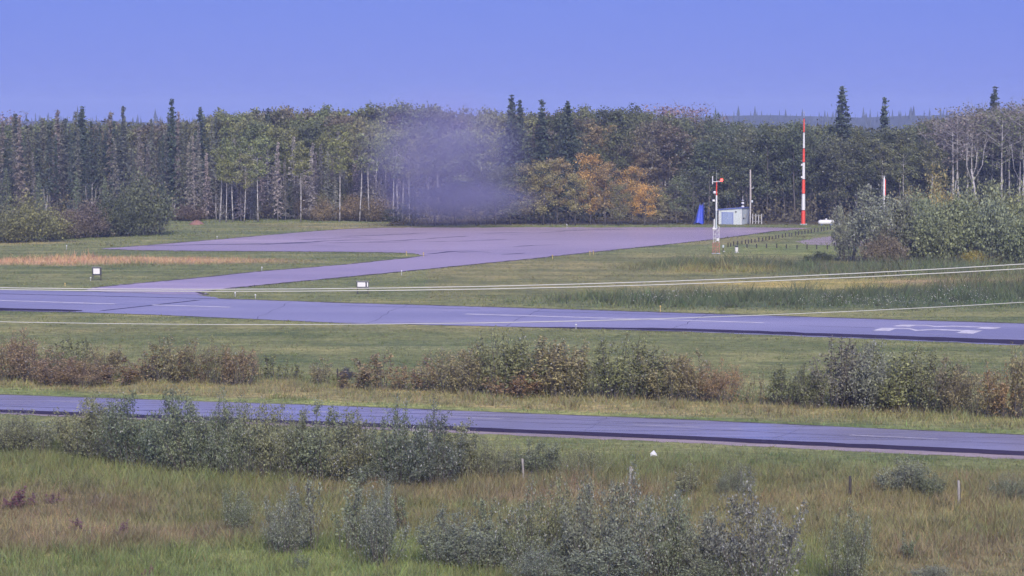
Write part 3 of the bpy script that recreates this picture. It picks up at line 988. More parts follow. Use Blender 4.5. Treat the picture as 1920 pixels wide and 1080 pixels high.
snag(1826, 424, 252, 34, 'bare forked white birch standing out before the right-hand wood', 4, 'bare_birch', 1, r0=0.17)
snag(1912, 424, 262, 30, 'bare white birch stem at the right edge of the picture', 3, 'bare_birch', 2, r0=0.13)
snag(1789, 424, 322, 8, 'short broken white stump behind the right-hand thicket', 2, 'bare_birch', 3, r0=0.2)
snag(176, 432, 338, 28, 'forked bleached snag above the left-hand bushes', 4, 'bare_snag', 4)
snag(86, 430, 352, 8, 'short bleached snag behind the yellow-green bush', 2, 'bare_snag', 5, r0=0.12)
snag(326, 412, 370, 5, 'small bleached stub at the right end of the left-hand spruces', 2, 'bare_snag', 6)
snag(406, 413, 360, 18, 'low crooked bleached snag above the brown undergrowth', 3, 'bare_snag', 7)
snag(469, 412, 370, 5, 'thin bleached stub left of the dark round bush', 2, 'bare_snag', 8)
snag(582, 412, 362, 12, 'leaning bleached snag behind the orange-brown undergrowth', 3, 'bare_snag', 9)

# the wood behind, one mass
rw = np.random.default_rng(21)
LV, TV, TF = [], [], []
for i in range(330):
    Yw = rw.uniform(436, 540)
    px = rw.uniform(-500, 2420)
    x = float(at(px, Yw).x)
    top = np.interp(px, [0, 300, 700, 950, 1200, 1400, 1560, 1700, 1760, 1900], [238, 232, 208, 218, 220, 238, 240, 248, 232, 205]) + rw.normal(0, 4)
    h = zat(Yw, top)
    n = 260
    q = rw.normal(0, 1, (n, 3)) * np.array([1.5, 1.5, h * 0.19]) + np.array([x, Yw, h * 0.62])
    q[:, 2] = np.minimum(q[:, 2], h - np.abs(rw.normal(0, 0.6, n)))
    q = q[q[:, 2] > 0.5]
    LV.append(q)
LV = np.concatenate(LV)
wv_, wf_ = leaf_geo(LV, 0.85, rw, 0.75)
wd = obj('woods', mk_mesh('woods', wv_, wf_, rnd=rw.uniform(0, 1, len(wf_)), mats=[M['leaf']]), col=(0.12, 0.13, 0.08))
tag(wd, 'dull green wood behind the front rows of trees', 'woods', kind='stuff')
# low brush on the forest floor, one mass
LV = []
for i in range(1500):
    px = rw.uniform(-300, 2200)
    Yb = rw.uniform(394, 430) if px < 730 else rw.uniform(383, 425)
    c = at(px, Yb)
    hb = rw.gamma(3, 0.75) + 0.3
    n = 40
    q = rw.normal(0, 1, (n, 3)) * np.array([0.8, 0.8, hb * 0.4]) + np.array([c.x, c.y, hb * 0.6])
    LV.append(q[q[:, 2] > 0.05])
LV = np.concatenate(LV)
wv_, wf_ = leaf_geo(LV, 0.45, rw, 0.6)
ub = obj('undergrowth', mk_mesh('undergrowth', wv_, wf_, rnd=rw.uniform(0, 1, len(wf_)), mats=[M['leaf']]), col=(0.155, 0.145, 0.095))
tag(ub, 'dark brownish undergrowth along the foot of the forest', 'undergrowth', kind='stuff')

# autumn trees before the wood
ORG = (0.212, 0.146, 0.054); ORB = (0.152, 0.120, 0.060); YOL = (0.135, 0.126, 0.060)
for px, base, top, col, w, lab in [
        (985, 421, 305, (0.11, 0.10, 0.05), 1.3, 'olive poplar at the left end of the orange trees'),
        (1018, 422, 300, YOL, 1.2, 'yellow-olive poplar, leftmost of the orange group'),
        (1045, 421, 296, ORB, 1.1, 'brownish orange poplar left of the tallest orange one'),
        (1078, 423, 325, YOL, 1.2, 'shorter yellow-olive poplar in the orange group'),
        (1107, 421, 288, ORG, 1.05, 'tallest bright orange poplar of the group behind the apron'),
        (1135, 422, 305, ORB, 1.2, 'brown-orange poplar just right of the tallest orange one'),
        (1160, 423, 345, (0.10, 0.10, 0.05), 1.2, 'low green poplar between the orange trees'),
        (1185, 421, 312, ORG, 1.0, 'slim orange poplar with a pointed top right of centre'),
        (1208, 423, 345, (0.255, 0.165, 0.054), 1.4, 'low glowing orange poplar, brightest of the group'),
        (1232, 422, 352, YOL, 1.2, 'yellowish poplar at the right end of the orange group'),
        (1268, 421, 332, (0.085, 0.10, 0.055), 1.5, 'round green poplar right of the orange group'),
        (1300, 420, 318, DKG, 1.4, 'dark green poplar behind the blue tarpaulin')]:
    tree(R.choice(ASPG), px, dist(base), top, jit(col, 0.06), lab, 'autumn poplars behind the apron', 'autumn_poplar_tree', w)
for px, base, top, col, w, lab in [
        (735, 424, 392, DKG, 3.0, 'low dark bush at the left end of the dark row behind the apron'),
        (775, 424, 368, DKG, 2.2, 'dark low poplar, second from the left of the dark row behind the apron'),
        (815, 424, 350, (0.06, 0.065, 0.05), 2.0, 'dark low poplar, third from the left of the dark row behind the apron'),
        (855, 423, 338, DKG, 1.8, 'dark poplar, fourth from the left of the dark row behind the apron'),
        (893, 423, 322, (0.065, 0.07, 0.045), 1.6, 'dark poplar, fifth from the left of the dark row behind the apron'),
        (930, 422, 308, OLV, 1.5, 'olive poplar, sixth from the left of the dark row behind the apron'),
        (958, 422, 312, OLV, 1.4, 'olive poplar at the right end of the dark row behind the apron')]:
    tree(R.choice(ASPG), px, dist(base), top, jit(col, 0.06), lab, 'dark row of low poplars behind the apron', 'poplar_tree', w)

# ------------------------------------------------------------------ bushes before the forest
RDB = (0.088, 0.074, 0.058); BRN = (0.095, 0.080, 0.055); GRN = (0.105, 0.125, 0.070); SIL = (0.122, 0.136, 0.098)
for pr, px, base, top, w, col, lab in [
        (BSHR[0], 345, 414, 388, 60, RDB, 'brown low bush beside the reddish earth mound'), (BSHR[1], 385, 410, 372, 50, BRN, 'brownish bush behind the earth mound'),
        (BSHR[2], 440, 410, 380, 70, RDB, 'reddish brown bush below the crooked snag'), (BSHR[3], 500, 409, 378, 60, RDB, 'reddish brown bush left of the dark round bush'),
        (BSHR[0], 547, 411, 348, 48, DKG, 'dark round bush at the forest edge'), (BSHR[1], 577, 412, 365, 34, BRN, 'brownish bush just right of the dark round bush'),
        (BSHR[2], 625, 412, 345, 50, OLV, 'grey-olive bush above the orange-brown undergrowth'), (BSHR[3], 612, 414, 376, 55, (0.125, 0.10, 0.06), 'orange-brown bush right of the dark round bush'),
        (BSHR[0], 660, 414, 372, 60, (0.125, 0.10, 0.06), 'orange-brown bush left of the dark row behind the apron'), (BSHR[1], 705, 415, 376, 55, (0.115, 0.092, 0.06), 'brown bush next to the dark row behind the apron')]:
    shrub(pr, px, base, top, w, jit(col, 0.06), lab, 'low bushes along the forest edge')
for pr, px, base, top, w, col, lab in [
        (BSHR[1], 8, 455, 398, 70, (0.095, 0.102, 0.05), 'yellow-green bush cut by the left edge of the picture'), (BSHR[3], 65, 453, 378, 105, (0.112, 0.118, 0.055), 'broad yellow-green bush, brightest at the left'),
        (BSHR[2], 128, 447, 398, 60, RDB, 'reddish bush right of the broad yellow-green one'), (BSHR[0], 165, 445, 385, 75, (0.085, 0.075, 0.06), 'dull brown bush under the forked snag'),
        (BSHR[1], 215, 443, 372, 75, DKG, 'dark bush left of the tall dark round one'), (BSHR[0], 277, 441, 338, 88, (0.062, 0.074, 0.045), 'tall dark round bush at the right end of the left-hand row'),
        (BSHR[3], 105, 448, 428, 55, OLV, 'very low bush at the foot of the left-hand row')]:
    shrub(pr, px, base, top, w, jit(col, 0.05), lab, 'bushes of the left-hand row')
for px, top, lab in [(14, 318, 'soft green larch at the far left before the spruces'), (75, 325, 'soft green larch behind the yellow-green bush'), (148, 322, 'soft green larch left of the forked snag'), (200, 330, 'soft green larch right of the forked snag')]:
    tree(R.choice(LAR), px, dist(432), top, jit((0.06, 0.075, 0.045)), lab, 'larches before the left-hand spruces', 'larch_tree', 0.9)
for pr, px, base, top, w, col, lab in [
        (BSHS[1], 1640, 492, 360, 120, SIL, 'large silvery willow at the left end of the right-hand thicket'), (BSHS[0], 1588, 490, 392, 50, SIL, 'smaller silvery willow leaning out over the gravel'),
        (BSHR[0], 1690, 492, 385, 80, (0.075, 0.08, 0.06), 'dark bush right of the large silvery willow'), (BSHR[2], 1700, 476, 366, 70, (0.14, 0.13, 0.07), 'yellowish bush behind the silvery willow'),
        (BSHR[1], 1745, 493, 392, 90, GRN, 'green bush in front of the thicket, third from its left end'), (BSHR[3], 1770, 470, 345, 90, (0.165, 0.14, 0.065), 'yellow-orange topped bush in the right-hand thicket'),
        (BSHR[0], 1800, 492, 375, 100, GRN, 'green bush in the middle of the right-hand thicket'), (BSHR[2], 1850, 478, 352, 110, (0.118, 0.135, 0.078), 'tall grey-green bush at the back of the right-hand thicket'),
        (BSHR[1], 1868, 493, 385, 95, (0.105, 0.122, 0.078), 'grey-green bush at the front of the right-hand thicket'), (BSHR[3], 1925, 480, 348, 110, (0.12, 0.138, 0.07), 'tall green bush cut by the right edge of the picture'),
        (BSHR[0], 1930, 496, 400, 80, GRN, 'lower green bush at the right edge of the picture'), (BSHR[1], 1826, 494, 472, 34, (0.20, 0.18, 0.05), 'low bright yellow shrub at the foot of the thicket'),
        (BSHR[2], 1890, 494, 466, 40, (0.15, 0.15, 0.06), 'low yellow-green shrub at the foot of the thicket near the right edge'), (BSHR[3], 1660, 497, 440, 70, (0.10, 0.085, 0.06), 'brownish low bush in front of the large silvery willow'),
        (BSHR[0], 1535, 492, 474, 50, DKG, 'low dark shrub left of the right-hand thicket'), (BSHR[1], 1720, 480, 372, 80, GRN, 'green bush behind the front of the thicket, right of the yellowish one')]:
    shrub(pr, px, base, top, w, jit(col, 0.05), lab, 'bushes of the right-hand thicket')

# ------------------------------------------------------------------ hedge between runway and highway
MRD = (0.128, 0.100, 0.060); MOL = (0.108, 0.118, 0.060); MGB = (0.130, 0.118, 0.066); MOR = (0.158, 0.112, 0.060)
hedge = [
    (12, 712, 628, 75, MRD, 'red-brown bush at the left edge of the middle hedge'), (62, 715, 645, 70, MRD, 'red-brown bush, second from the left in the middle hedge'), (105, 722, 672, 60, MRD, 'low red-brown bush beside the first olive sapling of the middle hedge'),
    (126, 708, 638, 34, MOL, 'olive sapling with a dense round top, left of the first hedge gap'), (158, 708, 642, 36, MOL, 'thin olive sapling right of the dense round-topped one'), (195, 712, 652, 50, MGB, 'brownish bush left of the first gap of the middle hedge'),
    (160, 724, 680, 70, MRD, 'low dark red bush at the foot of the two olive saplings'), (225, 722, 672, 45, MRD, 'low red-brown bush ending the first hedge clump'),
    (283, 714, 662, 46, MRD, 'red-brown bush starting the second hedge clump'), (325, 716, 640, 62, MGB, 'grey-brown bush with a tall tip in the second hedge clump'), (368, 717, 655, 50, MRD, 'red-brown bush in the middle of the second hedge clump'),
    (400, 720, 645, 58, MOL, 'olive bush in the second hedge clump'), (445, 722, 655, 56, MRD, 'red-brown bush ending the second hedge clump'),
    (486, 712, 676, 22, MOL, 'small thin sapling, first of four in the second hedge gap'), (508, 710, 668, 22, MOL, 'small thin sapling, second of four in the second hedge gap'), (530, 712, 672, 28, MOL, 'small bushy sapling, third of four in the second hedge gap'), (557, 712, 684, 14, MOL, 'tiny sapling, last of four in the second hedge gap'),
    (600, 720, 672, 30, MGB, 'single brown bush standing alone in the hedge gap'), (668, 728, 682, 40, MRD, 'low red-brown bush right of the dark post'), (715, 730, 665, 46, MRD, 'pointed red-brown bush left of the long hedge clump'), (752, 730, 688, 34, MRD, 'small red-brown bush next to the pointed one'),
    (800, 732, 670, 46, MRD, 'red-brown bush at the left end of the long hedge clump'), (845, 735, 660, 70, MGB, 'grey-brown bush, second of the long hedge clump'), (888, 738, 655, 64, MGB, 'grey-brown bush, third of the long hedge clump'),
    (945, 740, 628, 70, MOL, 'tall olive bush with pale tips, tallest of the long hedge clump'), (985, 742, 652, 66, MOL, 'olive bush right of the tallest one in the long hedge clump'), (1030, 742, 642, 72, MGB, 'brown bush in the middle of the long hedge clump'),
    (975, 744, 700, 80, MOR, 'low orange-brown bush in front of the long hedge clump'), (1065, 744, 650, 60, MGB, 'grey-brown bush right of the middle of the long hedge clump'), (1110, 744, 668, 60, MOL, 'grey-olive bush with a pale top in the long hedge clump'),
    (1155, 746, 636, 70, MOL, 'tall olive bush in the right half of the long hedge clump'), (1205, 748, 656, 60, MOL, 'pale-flecked bush in the right half of the long hedge clump'), (1250, 750, 665, 60, MGB, 'grey-brown bush near the right end of the long hedge clump'),
    (1300, 752, 668, 60, MGB, 'pale-flecked brown bush near the right end of the long hedge clump'), (1355, 756, 684, 52, MOR, 'orange-brown bush ending the long hedge clump'), (1335, 752, 690, 40, MRD, 'red-brown bush beside the last orange-brown one'),
    (1400, 758, 706, 24, MGB, 'thin bare-looking shrub in the third hedge gap'), (1430, 758, 700, 22, MGB, 'thin leggy shrub right of the bare-looking one in the third hedge gap'),
    (1475, 760, 690, 54, MOL, 'grey-olive bush starting the right-hand hedge clump'), (1520, 764, 688, 50, MOL, 'dark olive bush, second of the right-hand hedge clump'), (1575, 764, 645, 72, (0.10, 0.10, 0.075), 'tall hazy bush in the right-hand hedge clump'),
    (1625, 770, 652, 80, SIL, 'tall bush flecked with white leaves, brightest of the middle hedge'), (1680, 770, 664, 70, MOL, 'olive bush right of the white-flecked one'), (1730, 772, 662, 74, MOL, 'olive bush, fourth from the right in the middle hedge'),
    (1775, 775, 680, 60, (0.12, 0.105, 0.07), 'brown-olive bush with pale leaf tips, third from the right in the middle hedge'), (1835, 780, 697, 64, MGB, 'round brown bush near the right end of the middle hedge'), (1880, 782, 690, 54, MOR, 'orange-brown bush near the right edge of the middle hedge'), (1915, 784, 662, 50, MGB, 'brown bush cut by the right edge in the middle hedge')]
for px, base, top, w, col, lab in hedge:
    pr = R.choice(BSHT) if w < 30 else R.choice(BSHN) if w < 48 else (BSHS[1] if col is SIL else R.choice(BSH))
    shrub(pr, px, base, top, w * (1.3 if w >= 30 else 1.0), jit(col, 0.06), lab, 'bushes of the hedge between runway and highway')
shrub(BSHR[0], 648, 713, 692, 24, (0.04, 0.04, 0.05), 'small dark bush beside the dark post in the hedge gap', None)

# ------------------------------------------------------------------ thicket on the near side of the highway
NGR = (0.094, 0.112, 0.072); NGD = (0.080, 0.098, 0.068); NGO = (0.110, 0.118, 0.070)
near = [
    (15, 852, 772, 90, NGO, 'hazy olive bush at the left edge of the near thicket'), (60, 852, 785, 70, NGO, 'low olive bush, second from the left of the near thicket'), (160, 862, 752, 70, NGO, 'olive bush with thin shoots starting the long near thicket'),
    (205, 868, 758, 76, NGR, 'grey-green bush, second of the long near thicket'), (255, 876, 748, 90, NGD, 'dark bush with tall shoots, third of the long near thicket'), (318, 884, 740, 80, NGD, 'dark bush with the tallest shoots before the highway'),
    (370, 890, 762, 84, NGR, 'grey-green bush, fifth of the long near thicket'), (405, 893, 752, 66, NGD, 'dark bush with tall shoots in the middle of the long near thicket'), (455, 896, 764, 84, NGR, 'grey-green bush right of the middle of the long near thicket'),
    (505, 898, 762, 76, NGO, 'olive bush in the right half of the long near thicket'), (555, 900, 775, 80, NGO, 'olive bush below the highway, seventh bush from the right end of the thicket'), (605, 902, 770, 80, NGR, 'grey-green bush with thin shoots in the right half of the thicket'),
    (655, 905, 785, 80, NGO, 'low olive bush left of the darkest near bush'), (700, 906, 790, 60, NGD, 'low dark bush just left of the tall shoots'), (755, 910, 766, 76, NGD, 'dark bush with tall shoots at the right end of the near thicket'),
    (805, 912, 776, 84, (0.068, 0.08, 0.066), 'darkest near bush, where the thicket ends'), (858, 905, 800, 62, NGO, 'olive bush trailing off the right end of the near thicket'), (925, 900, 826, 70, NGO, 'faint low bush left of the pale fence post'),
    (1010, 892, 832, 60, NGR, 'faint low bush right of the pale fence post'), (1085, 895, 845, 60, NGO, 'faint low brownish bush between two fence posts'), (740, 912, 850, 120, NGD, 'low dark bush at the foot of the thicket')]
for px, base, top, w, col, lab in near:
    shrub(R.choice(BSHF), px, base, top, w * 1.25, jit(col, 0.05), lab, 'bushes of the thicket below the highway')
FSL = (0.102, 0.118, 0.090)
fore = [
    (BSHF[1], 448, 1002, 922, 66, NGR, 'small grey-green bush, leftmost in the foreground'), (BSHF[3], 528, 1040, 922, 72, FSL, 'silver-flecked bush, left one of the foreground pair'), (BSHN[0], 585, 1034, 905, 50, FSL, 'slim silver-flecked bush, right one of the foreground pair'),
    (BSHN[2], 662, 1032, 888, 54, NGR, 'tall slim bush behind the silver-flecked pair'), (BSHF[1], 712, 1060, 915, 100, FSL, 'broad silver-flecked bush right of the slim one'), (BSHN[1], 742, 1000, 908, 34, NGR, 'slim bush behind the broad silver-flecked one'),
    (BSHT[0], 755, 1000, 925, 22, BRN, 'thin bare brown sapling in the middle foreground'), (BSHF[0], 838, 1062, 962, 96, FSL, 'silvery bush left of the middle foreground'), (BSHN[0], 905, 1040, 938, 44, NGR, 'slim grey-green bush with a tall tip in the middle foreground'),
    (BSHF[2], 895, 1070, 985, 90, FSL, 'low silvery bush at the foot of the slim tipped one'), (BSHF[3], 985, 1072, 925, 100, NGR, 'grey-green bush, left end of the broad foreground thicket'), (BSHF[1], 1060, 1078, 905, 110, NGO, 'olive bush, second of the broad foreground thicket'),
    (BSHF[0], 1120, 1096, 920, 110, FSL, 'silvery bush in the middle of the broad foreground thicket'), (BSHF[3], 1190, 1090, 905, 120, FSL, 'white-flecked bush, brightest of the broad foreground thicket'), (BSHF[1], 1262, 1090, 930, 100, NGR, 'grey bush, right end of the broad foreground thicket'),
    (BSHF[2], 1325, 1096, 968, 80, FSL, 'low silvery bush filling the gap beside the large round one'), (BSHF[3], 1420, 1110, 928, 150, (0.095, 0.103, 0.09), 'large round dark grey-green bush in the right foreground'), (BSHF[1], 1590, 1104, 962, 92, NGR, 'grey-green bush by itself in the right foreground'),
    (BSHN[2], 1285, 930, 868, 40, NGO, 'slim olive sapling on the verge left of the writing'), (BSHF[4], 1380, 932, 872, 66, NGR, 'hazy low bush round the third fence post'), (BSHF[0], 1690, 925, 862, 90, (0.115, 0.130, 0.092), 'pale-flecked low bush between the last two fence posts'),
    (BSHF[2], 1740, 935, 880, 50, NGR, 'small bush left of the last fence post'), (BSHF[4], 1890, 942, 888, 70, NGR, 'grey-green low bush right of the last fence post'), (BSHN[1], 1700, 1050, 1000, 24, NGR, 'thin sapling near the right foreground bush'),
    (BSHF[0], 1745, 1088, 1060, 70, SIL, 'very pale low plant at the bottom right'), (BSHN[2], 565, 1072, 1036, 28, NGR, 'tiny sapling at the bottom below the foreground pair'), (BSHF[1], 1010, 1100, 1020, 120, FSL, 'low silvery bush at the bottom of the broad thicket'),
    (BSHF[2], 1140, 1112, 1030, 130, FSL, 'low white-flecked bush cut by the bottom edge'), (BSHF[0], 1330, 1112, 1045, 110, NGR, 'low grey-green bush cut by the bottom edge')]
for pr, px, base, top, w, col, lab in fore:
    shrub(pr, px, base, top, w, jit(col, 0.05), lab.replace(' left of the writing', ' right of the litter'), 'bushes in the foreground meadow')
for px, base, top, w, lab in [(22, 955, 918, 52, 'purple-red weed clump at the left edge of the meadow'), (58, 950, 926, 26, 'small purple weed right of the purple-red clump'), (100, 945, 922, 24, 'thin purple weed, rightmost of the purple ones'),
                              (150, 1000, 972, 46, 'dark red weed clump in the brown patch'), (225, 1008, 978, 34, 'small dark red weed right of the other red clump'), (275, 1084, 1064, 24, 'red weed at the bottom edge of the meadow')]:
    shrub(R.choice(BSHT), px, base, top, w, jit((0.11, 0.055, 0.075), 0.1), lab, 'reddish weeds in the meadow', 'weed_clump')

# ------------------------------------------------------------------ grass blades, too many to count
def inside(poly, x, y):
    c = np.zeros(len(x), bool)
    n = len(poly)
    for i in range(n):
        (x1, y1), (x2, y2) = poly[i], poly[(i + 1) % n]
        k = ((y1 > y) != (y2 > y)) & (x < (x2 - x1) * (y - y1) / (y2 - y1 + 1e-12) + x1)
        c ^= k
    return c


paved = [[(p.x, p.y) for p in edge_poly(hw_far, hw_grav)], [(p.x, p.y) for p in edge_poly(rw_far, rw_near)], [tuple(G(*p).xy) for p in tx]]
rg = np.random.default_rng(77)


def blades(name, n, Y0, Y1, hfun, wid, label, bright=1.0, half=None):
    # spread evenly over the visible wedge of ground
    y = np.sqrt(rg.uniform(Y0 ** 2, Y1 ** 2, n))
    hw_ = (half or 0.235) * y
    x = rg.uniform(-1, 1, n) * hw_
    nc = n // 90                                   # a third of the blades stand in clumps
    ci = rg.integers(0, n, nc)
    m3 = rg.uniform(0, 1, n) < 0.35
    pick = ci[rg.integers(0, nc, n)]
    cr = rg.uniform(0.10, 0.45, n)[pick] * (y / 110.0)
    x0_, y0_ = x.copy(), y.copy()
    x = np.where(m3, x0_[pick] + rg.normal(0, 1, n) * cr, x); y = np.where(m3, y0_[pick] + rg.normal(0, 1, n) * cr, y)
    boost = np.where(m3, rg.uniform(1.0, 2.2, n)[pick], 1.0)
    shade = np.where(m3[:, None], (rg.uniform(0.62, 1.15, (n, 1)) * (1 + rg.normal(0, 0.06, (n, 3))))[pick], 1.0)
    k = np.ones(n, bool)
    for p in paved: k &= ~inside(p, x, y)
    x, y, boost, shade = x[k], y[k], boost[k], shade[k]
    px, py = proj(x, y)
    h, keep = hfun(px, py, wob(x * 1.7 + 9, y * 1.7))
    k = rg.uniform(0, 1, len(x)) < keep
    x, y, h, shade = x[k], y[k], (h * boost)[k], shade[k]
    N = len(x)
    h = h * rg.uniform(0.5, 1.35, N)
    a = rg.uniform(0, 6.28, N)
    w = wid * rg.uniform(0.6, 1.4, N)
    lx, ly = rg.normal(0.05, 0.5, N) * h, rg.normal(0, 0.4, N) * h
    z0 = np.full(N, -0.01)
    V = np.stack([np.stack([x - np.cos(a) * w, y - np.sin(a) * w, z0], 1), np.stack([x + np.cos(a) * w, y + np.sin(a) * w, z0], 1), np.stack([x + lx, y + ly, h], 1)], 1).reshape(-1, 3)
    me = mk_mesh(name, V, np.arange(3 * N).reshape(N, 3), mats=[M['meadow']])
    col = tint(x, y) * bright * rg.uniform(0.75, 1.3, (N, 1)) * (1 + rg.normal(0, 0.07, (N, 3))) * shade
    c4 = np.ones((N, 4), dtype=np.float32); c4[:, :3] = np.clip(col, 0.01, 0.6)
    at_ = me.attributes.new('tint', 'FLOAT_COLOR', 'FACE')
    at_.data.foreach_set('color', c4.ravel())
    tag(obj(name, me), label, 'grass', kind='stuff')


m, nt, b = new_mat('meadow_blades')
a_ = nt.nodes.new('ShaderNodeAttribute'); a_.attribute_name = 'tint'
nt.links.new(a_.outputs['Color'], b.inputs['Base Color'])
b.inputs['Roughness'].default_value = 0.7; b.inputs['Specular IOR Level'].default_value = 0.15
tr = nt.nodes.new('ShaderNodeBsdfTranslucent'); nt.links.new(a_.outputs['Color'], tr.inputs['Color'])
mx = nt.nodes.new('ShaderNodeMixShader'); mx.inputs[0].default_value = 0.3
nt.links.new(b.outputs[0], mx.inputs[1]); nt.links.new(tr.outputs[0], mx.inputs[2]); nt.links.new(mx.outputs[0], nt.nodes['Material Output'].inputs[0])
M['meadow'] = m


def h_fore(px, py, wv):
    road_mid = 742 + px * 0.0405
    d = py - road_mid
    tall = np.clip((d - 40) / 60, 0, 1)
    return 0.08 + 0.30 * tall * np.clip(0.7 + 0.5 * wv, 0.25, 1.3), np.clip(0.35 + 0.65 * tall, 0, 1)


def h_mid(px, py, wv):
    road_mid = 742 + px * 0.0405
    d = py - road_mid
    rough = band(d, -60, -14, 10)
    return 0.09 + 0.20 * rough * np.clip(0.8 + 0.5 * wv, 0.3, 1.3), 0.45 + 0.55 * rough


def h_in(px, py, wv):
    rough = np.clip(blob(px, py, 1500, 566, 480, 14) + blob(px, py, 1850, 552, 240, 18) + blob(px, py, 1400, 500, 210, 9) + blob(px, py, 1720, 508, 260, 14) + 0.6 * blob(px, py, 180, 490, 330, 8), 0, 1)
    return 0.08 + 0.62 * rough * np.clip(0.7 + 0.7 * wv, 0.15, 1.5), 0.35 + 0.65 * rough


blades('meadow_grass', 300000, 78, 124, h_fore, 0.016, 'long mixed meadow grass in the foreground')
blades('verge_grass', 190000, 124, 188, h_mid, 0.022, 'dry and green grass between highway and runway')
blades('airfield_grass', 230000, 190, 300, h_in, 0.04, 'short and rough grass of the airfield', half=0.225)
blades('far_grass', 60000, 300, 400, lambda px, py, wv: (0.12 + 0.12 * np.clip(wv, 0, 1), np.full(len(px), 0.8)), 0.05, 'short grass round the apron', half=0.22)
# white seed heads in the rough infield
n = 900
sx = rg.uniform(0, 1, n); grp = rg.integers(0, 6, n)
cx = np.array([1290, 1560, 1760, 1800, 1230, 1640])[grp]; cy = np.array([554, 563, 550, 566, 560, 570])[grp]
ppx = cx + rg.normal(0, 1, n) * np.array([40, 70, 50, 60, 25, 60])[grp]; ppy = cy + rg.normal(0, 4.5, n)
pts = np.array([tuple(G(a, b_ + 6)) for a, b_ in zip(ppx, ppy)]); pts[:, 2] = rg.uniform(0.35, 0.85, n)
v_, f_ = leaf_geo(pts, 0.09, rg, 0.8)
tag(obj('seed_heads', mk_mesh('seed_heads', v_, f_, rnd=rg.uniform(0, 1, len(f_)), mats=[M['leaf']]), col=(0.36, 0.37, 0.36)), 'pale seed heads scattered over the rough infield', 'seed heads', kind='stuff')

# ------------------------------------------------------------------ mounds
def mound(name, px, base, wpx, hpx, mat, label, seed):
    r = np.random.default_rng(seed)
    p = G(px, base); w = wpx * p.y / F / 2; h = zat(p.y, base - hpx)
    vs, fs = [], []
    n, mrg = 20, 6
    for i in range(mrg + 1):
        t = i / mrg
        for k in range(n):
            a = 6.283 * k / n
            rr = w * (1 - t) * (1 + r.normal(0, 0.05)); 
            vs.append((rr * math.cos(a), rr * math.sin(a) * 1.5, h * math.sin(t * 1.57) * (1 + r.normal(0, 0.06)) - (0.03 if i == 0 else 0)))
    for i in range(mrg):
        for k in range(n): fs.append((i * n + k, i * n + (k + 1) % n, (i + 1) * n + (k + 1) % n, (i + 1) * n + k))
    o = obj(name, mk_mesh(name, vs, fs, smooth=True, mats=[mat]), loc=p)
    if mat is M['grass']:
        a = o.data.attributes.new('tint', 'FLOAT_COLOR', 'POINT')
        a.data.foreach_set('color', np.tile(np.array([*GREEN, 1], dtype=np.float32), len(vs)))
    tag(o, label, 'mound')


mound('earth_mound', 369, 421, 30, 8, M['earth'], 'low mound of red earth before the left-hand forest edge', 1)
mound('grass_mound', 397, 408, 24, 6, M['grass'], 'low grassy hump behind the red earth mound', 2)

# ------------------------------------------------------------------ instrument shed
p = G(1377, 420)
shed = empty('instrument_shed', p, math.radians(-24))
SW, SD_, SH0, SH1 = 3.7, 4.1, 2.22, 2.50        # front width, depth, height at the left, at the right
mb = MB()
x0, x1, y0, y1 = -SW / 2, SW / 2, -SD_ / 2, SD_ / 2
BOX6 = [(3, 2, 1, 0), (0, 1, 5, 4), (1, 2, 6, 5), (2, 3, 7, 6), (3, 0, 4, 7), (4, 5, 6, 7)]
mb.add([(x0, y0, 0), (x1, y0, 0), (x1, y1, 0), (x0, y1, 0), (x0, y0, SH0), (x1, y0, SH1), (x1, y1, SH1), (x0, y1, SH0)], BOX6)
mb.build('wall', M['offwhite'], shed)
mb = MB(); mb.box((x1 + 0.012, 0, 1.22), (0.02, SD_ - 0.06, 2.38)); mb.build('side_panel', M['greypanel'], shed)
mb = MB(); sl = math.atan((SH1 - SH0) / SW)
o_ = 0.16; dz_ = o_ * math.tan(sl)
mb.add([(x, y, (SH0 - dz_ if x < 0 else SH1 + dz_) + e) for e in (0.004, 0.13) for x, y in ((x0 - o_, y0 - o_), (x1 + o_, y0 - o_), (x1 + o_, y1 + o_), (x0 - o_, y1 + o_))], BOX6)
mb.build('roof', M['bluetrim'], shed)
door = empty('door', (0, 0, 0)); door.parent = shed
for s in (-1, 1):
    mb = MB(); mb.box((-0.42 + s * 0.425, y0 - 0.022, 0.92), (0.84, 0.04, 1.74), bev=0.008); leaf_ = mb.build('door_leaf', M['bluedoor'], door)
mb = MB()
for c, d in (((-0.42, y0 - 0.02, 1.83), (1.92, 0.06, 0.08)), ((-0.42 - 0.9, y0 - 0.02, 0.89), (0.08, 0.06, 1.78)), ((-0.42 + 0.9, y0 - 0.02, 0.89), (0.08, 0.06, 1.78))): mb.box(c, d)
mb.build('door_frame', M['bluetrim'], door)
mb = MB(); mb.box((-0.36, y0 - 0.075, 0.95), (0.05, 0.06, 0.14)); mb.build('handle', M['white'], door)
mb = MB(); mb.box((0.95, y0 - 0.06, 1.98), (0.2, 0.12, 0.2), bev=0.02); mb.build('wall_lamp', M['dark'], shed)
mb = MB(); mb.box((x1 + 0.08, -0.35, 1.25), (0.12, 0.45, 0.6), bev=0.01); mb.build('meter_box', M['steel'], shed)
mb = MB(); mb.box((x1 + 0.05, -1.2, 0.95), (0.06, 0.6, 0.22)); mb.build('vent', M['dark'], shed)
for k, x in enumerate((x0 + 0.05, x1 - 0.05)):
    mb = MB(); mb.box((x, y0 - 0.012, SH0 / 2), (0.1, 0.02, SH0 - 0.02)); mb.build('corner_trim', M['white'], shed)
